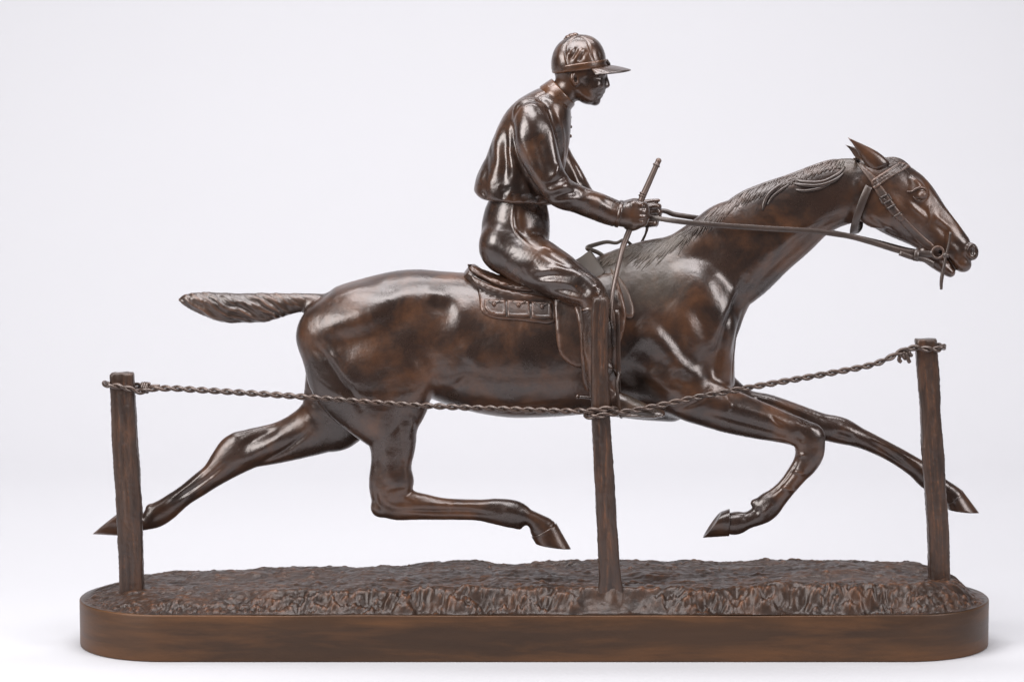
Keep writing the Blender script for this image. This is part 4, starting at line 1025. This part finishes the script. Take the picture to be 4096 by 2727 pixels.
# ================================================================== FENCE POSTS AND TWISTED WIRE ROPE
def post(name_label, rows, Y0, Y1, dep, seed):
    """rows: (y, x_left, x_right) of the face towards the viewer, from top to foot"""
    ys = np.array([r[0] for r in rows], float); n = 150; tt = np.linspace(ys[0], ys[-1], n); rings = []
    for i, y in enumerate(tt):
        xl = np.interp(y, ys, [r[1] for r in rows]); xr = np.interp(y, ys, [r[2] for r in rows]); f = (y-tt[0])/(tt[-1]-tt[0]); Y = Y0+(Y1-Y0)*f
        A, B = P(xl, y, Y), P(xr, y, Y); w = B[0]-A[0]; z = A[2]
        e = 7 if i > 1 else (14 if i == 0 else 9)
        ring = []
        for (sx, sy, m) in ((0, 0, 14), (1, 0, 8), (1, 1, 6), (0, 1, 8)):
            cx, cy = A[0]+w*sx, Y+dep*sy; nx, ny = A[0]+w*(1 if (sx, sy) in ((0, 0), (1, 0)) else 0), Y+dep*(1 if (sx, sy) in ((1, 0), (1, 1)) else 0)
            dx, dy = np.sign(nx-cx), np.sign(ny-cy); L = abs(nx-cx)+abs(ny-cy)
            for k in range(m):
                t = e+(L-2*e)*k/(m-1); p = np.array([cx+dx*t, cy+dy*t, z]); ring.append(p)
        ring = np.array(ring); cen = ring.mean(0); out = ring-cen; out[:, 2] = 0; out /= np.linalg.norm(out, axis=1)[:, None]
        a = np.arange(len(ring))
        u = ring[:, 0]-A[0]+ring[:, 1]*1.0
        g_ = 2.8*vnoise(u/7, np.full(len(a), z/150), seed=seed)+1.2*vnoise(u/14+.6*np.sin(z/70), np.full(len(a), z/42), seed=seed+1)+1.3*vnoise(u/9, np.full(len(a), z/9), seed=seed+2)+.6*vnoise(u*0, np.full(len(a), z/80), seed=seed+3)
        ring = ring+out*g_[:, None]
        if i == 0: ring = cen+(ring-cen)*.93; 
        if i in (0, 1): ring[:, 2] += 3*vnoise(ring[:, 0]/12, ring[:, 1]/12, seed=seed)
        rings.append(ring)
    V, F = loft(rings)
    V = np.array(V)
    return mesh_obj('fence_post', V, F, M_post, root)
post('l', [(1494, 438, 530), (1560, 440, 534), (1750, 446, 543), (2000, 460, 560), (2140, 469, 566), (2395, 477, 570)], -110, -112, 62, 1)
post('m', [(1193, 2372, 2433), (1280, 2367, 2432), (1500, 2365, 2433), (1680, 2368, 2441), (1900, 2379, 2456), (2150, 2390, 2472), (2318, 2397, 2483), (2345, 2394, 2490), (2420, 2388, 2500)], -352, -310, 52, 5)
post('r', [(1360, 3664, 3751), (1420, 3668, 3755), (1640, 3686, 3765), (1860, 3696, 3780), (2100, 3714, 3796), (2330, 3724, 3805)], -70, -74, 66, 9)

def twisted(path, r=6.6, hr=7.2, pitch=100, phase=0.0, sub=12):
    """two strands wound round each other along a path"""
    p = crom(path, sub); seg = np.r_[0, np.cumsum(np.linalg.norm(np.diff(p, axis=0), axis=1))]
    n = int(seg[-1]/6.5)+2; s = np.linspace(0, seg[-1], n); q = np.stack([np.interp(s, seg, p[:, i]) for i in range(3)], 1)
    T = np.gradient(q, axis=0); T /= np.linalg.norm(T, axis=1)[:, None]; N1 = np.zeros_like(q)
    v = np.cross(T[0], (0, -1, .1)); v /= np.linalg.norm(v)
    for i in range(n):
        v = v-T[i]*(v@T[i]); v /= np.linalg.norm(v); N1[i] = v
    N2 = np.cross(T, N1); out = []
    for k in (0, 1):
        a = 2*math.pi*s/pitch+phase+k*math.pi
        out.append(tube(q+hr*(np.cos(a)[:, None]*N1+np.sin(a)[:, None]*N2), r, 8))
    return out
YL, YM, YR = -112, -338, -72
def yl(x): return np.interp(x, [478, 2400, 3710], [YL-2, YM-6, YR-8])
run1 = [(556, 1566), (595, 1556), (640, 1553), (700, 1553), (746, 1556), (970, 1570), (1193, 1585), (1546, 1612), (1770, 1625), (2100, 1638), (2250, 1643), (2357, 1642), (2430, 1634), (2450, 1634)]
run2 = [(2340, 1660), (2372, 1664), (2410, 1660), (2446, 1654), (2536, 1641), (2670, 1614), (2804, 1585), (3000, 1549), (3170, 1519), (3393, 1479), (3498, 1456), (3560, 1430), (3600, 1408), (3640, 1394)]
rope_parts = []
def wire(path): rope_parts.extend(twisted(path))
p1 = [P(x, y, yl(x)-(12 if x > 2300 else 0)) for x, y in run1]; p1 += [P(2462, 1640, -320), P(2455, 1648, -270), P(2410, 1654, -262), P(2360, 1660, -272), P(2346, 1664, -315)]
p1 += [P(x, y, yl(x)-(14 if x < 2460 else 0)) for x, y in run2[1:]]
# far end: round the right post
p1 += [P(3668, 1390, -92), P(3710, 1396, -98), P(3752, 1396, -92), P(3772, 1390, -66), P(3766, 1384, -10), P(3710, 1384, 8), P(3650, 1392, 4), P(3634, 1402, -40), P(3618, 1420, -84)]
# near end: round the left post
p0 = [P(590, 1546, -60), P(560, 1543, -40), P(490, 1540, -32), P(430, 1536, -44), P(420, 1534, -90), P(436, 1540, -130), P(480, 1546, -136), P(520, 1556, -134)]
ropes = twisted(p0+p1)
rope = Geo().add(*ropes[0]).add(*ropes[1]).obj('rope', M_rope, root)
def coil(c, axis, r, turns, w, rt):
    axis = np.asarray(axis, float); axis /= np.linalg.norm(axis); u = np.cross(axis, (0, 1, 0.2)); u /= np.linalg.norm(u); v = np.cross(axis, u)
    t = np.linspace(0, 1, int(turns*16)+2); a = t*turns*2*math.pi
    return tube(np.asarray(c)+axis*((t-.5)*w)[:, None]+r*(np.cos(a)[:, None]*u+np.sin(a)[:, None]*v), rt, 8)
Geo().add(*coil(P(582, 1550, -106), (1, 0, -.1), 17, 3, 26, 7)).add(*tube(crom([P(596, 1550, -118), P(610, 1544, -120), P(640, 1544, -120)], 4), [7]*9, 8)).obj('knot', M_rope, rope)
Geo().add(*coil(P(3622, 1414, -84), (1, 0, .55), 17, 2.5, 34, 7.5)).add(*tube(crom([P(3600, 1420, -98), P(3596, 1440, -98), P(3604, 1446, -94)], 4), 8, 8)).add(*tube(crom([P(3626, 1416, -98), P(3634, 1440, -98), P(3638, 1448, -94)], 4), 8, 8)).obj('knot', M_rope, rope)
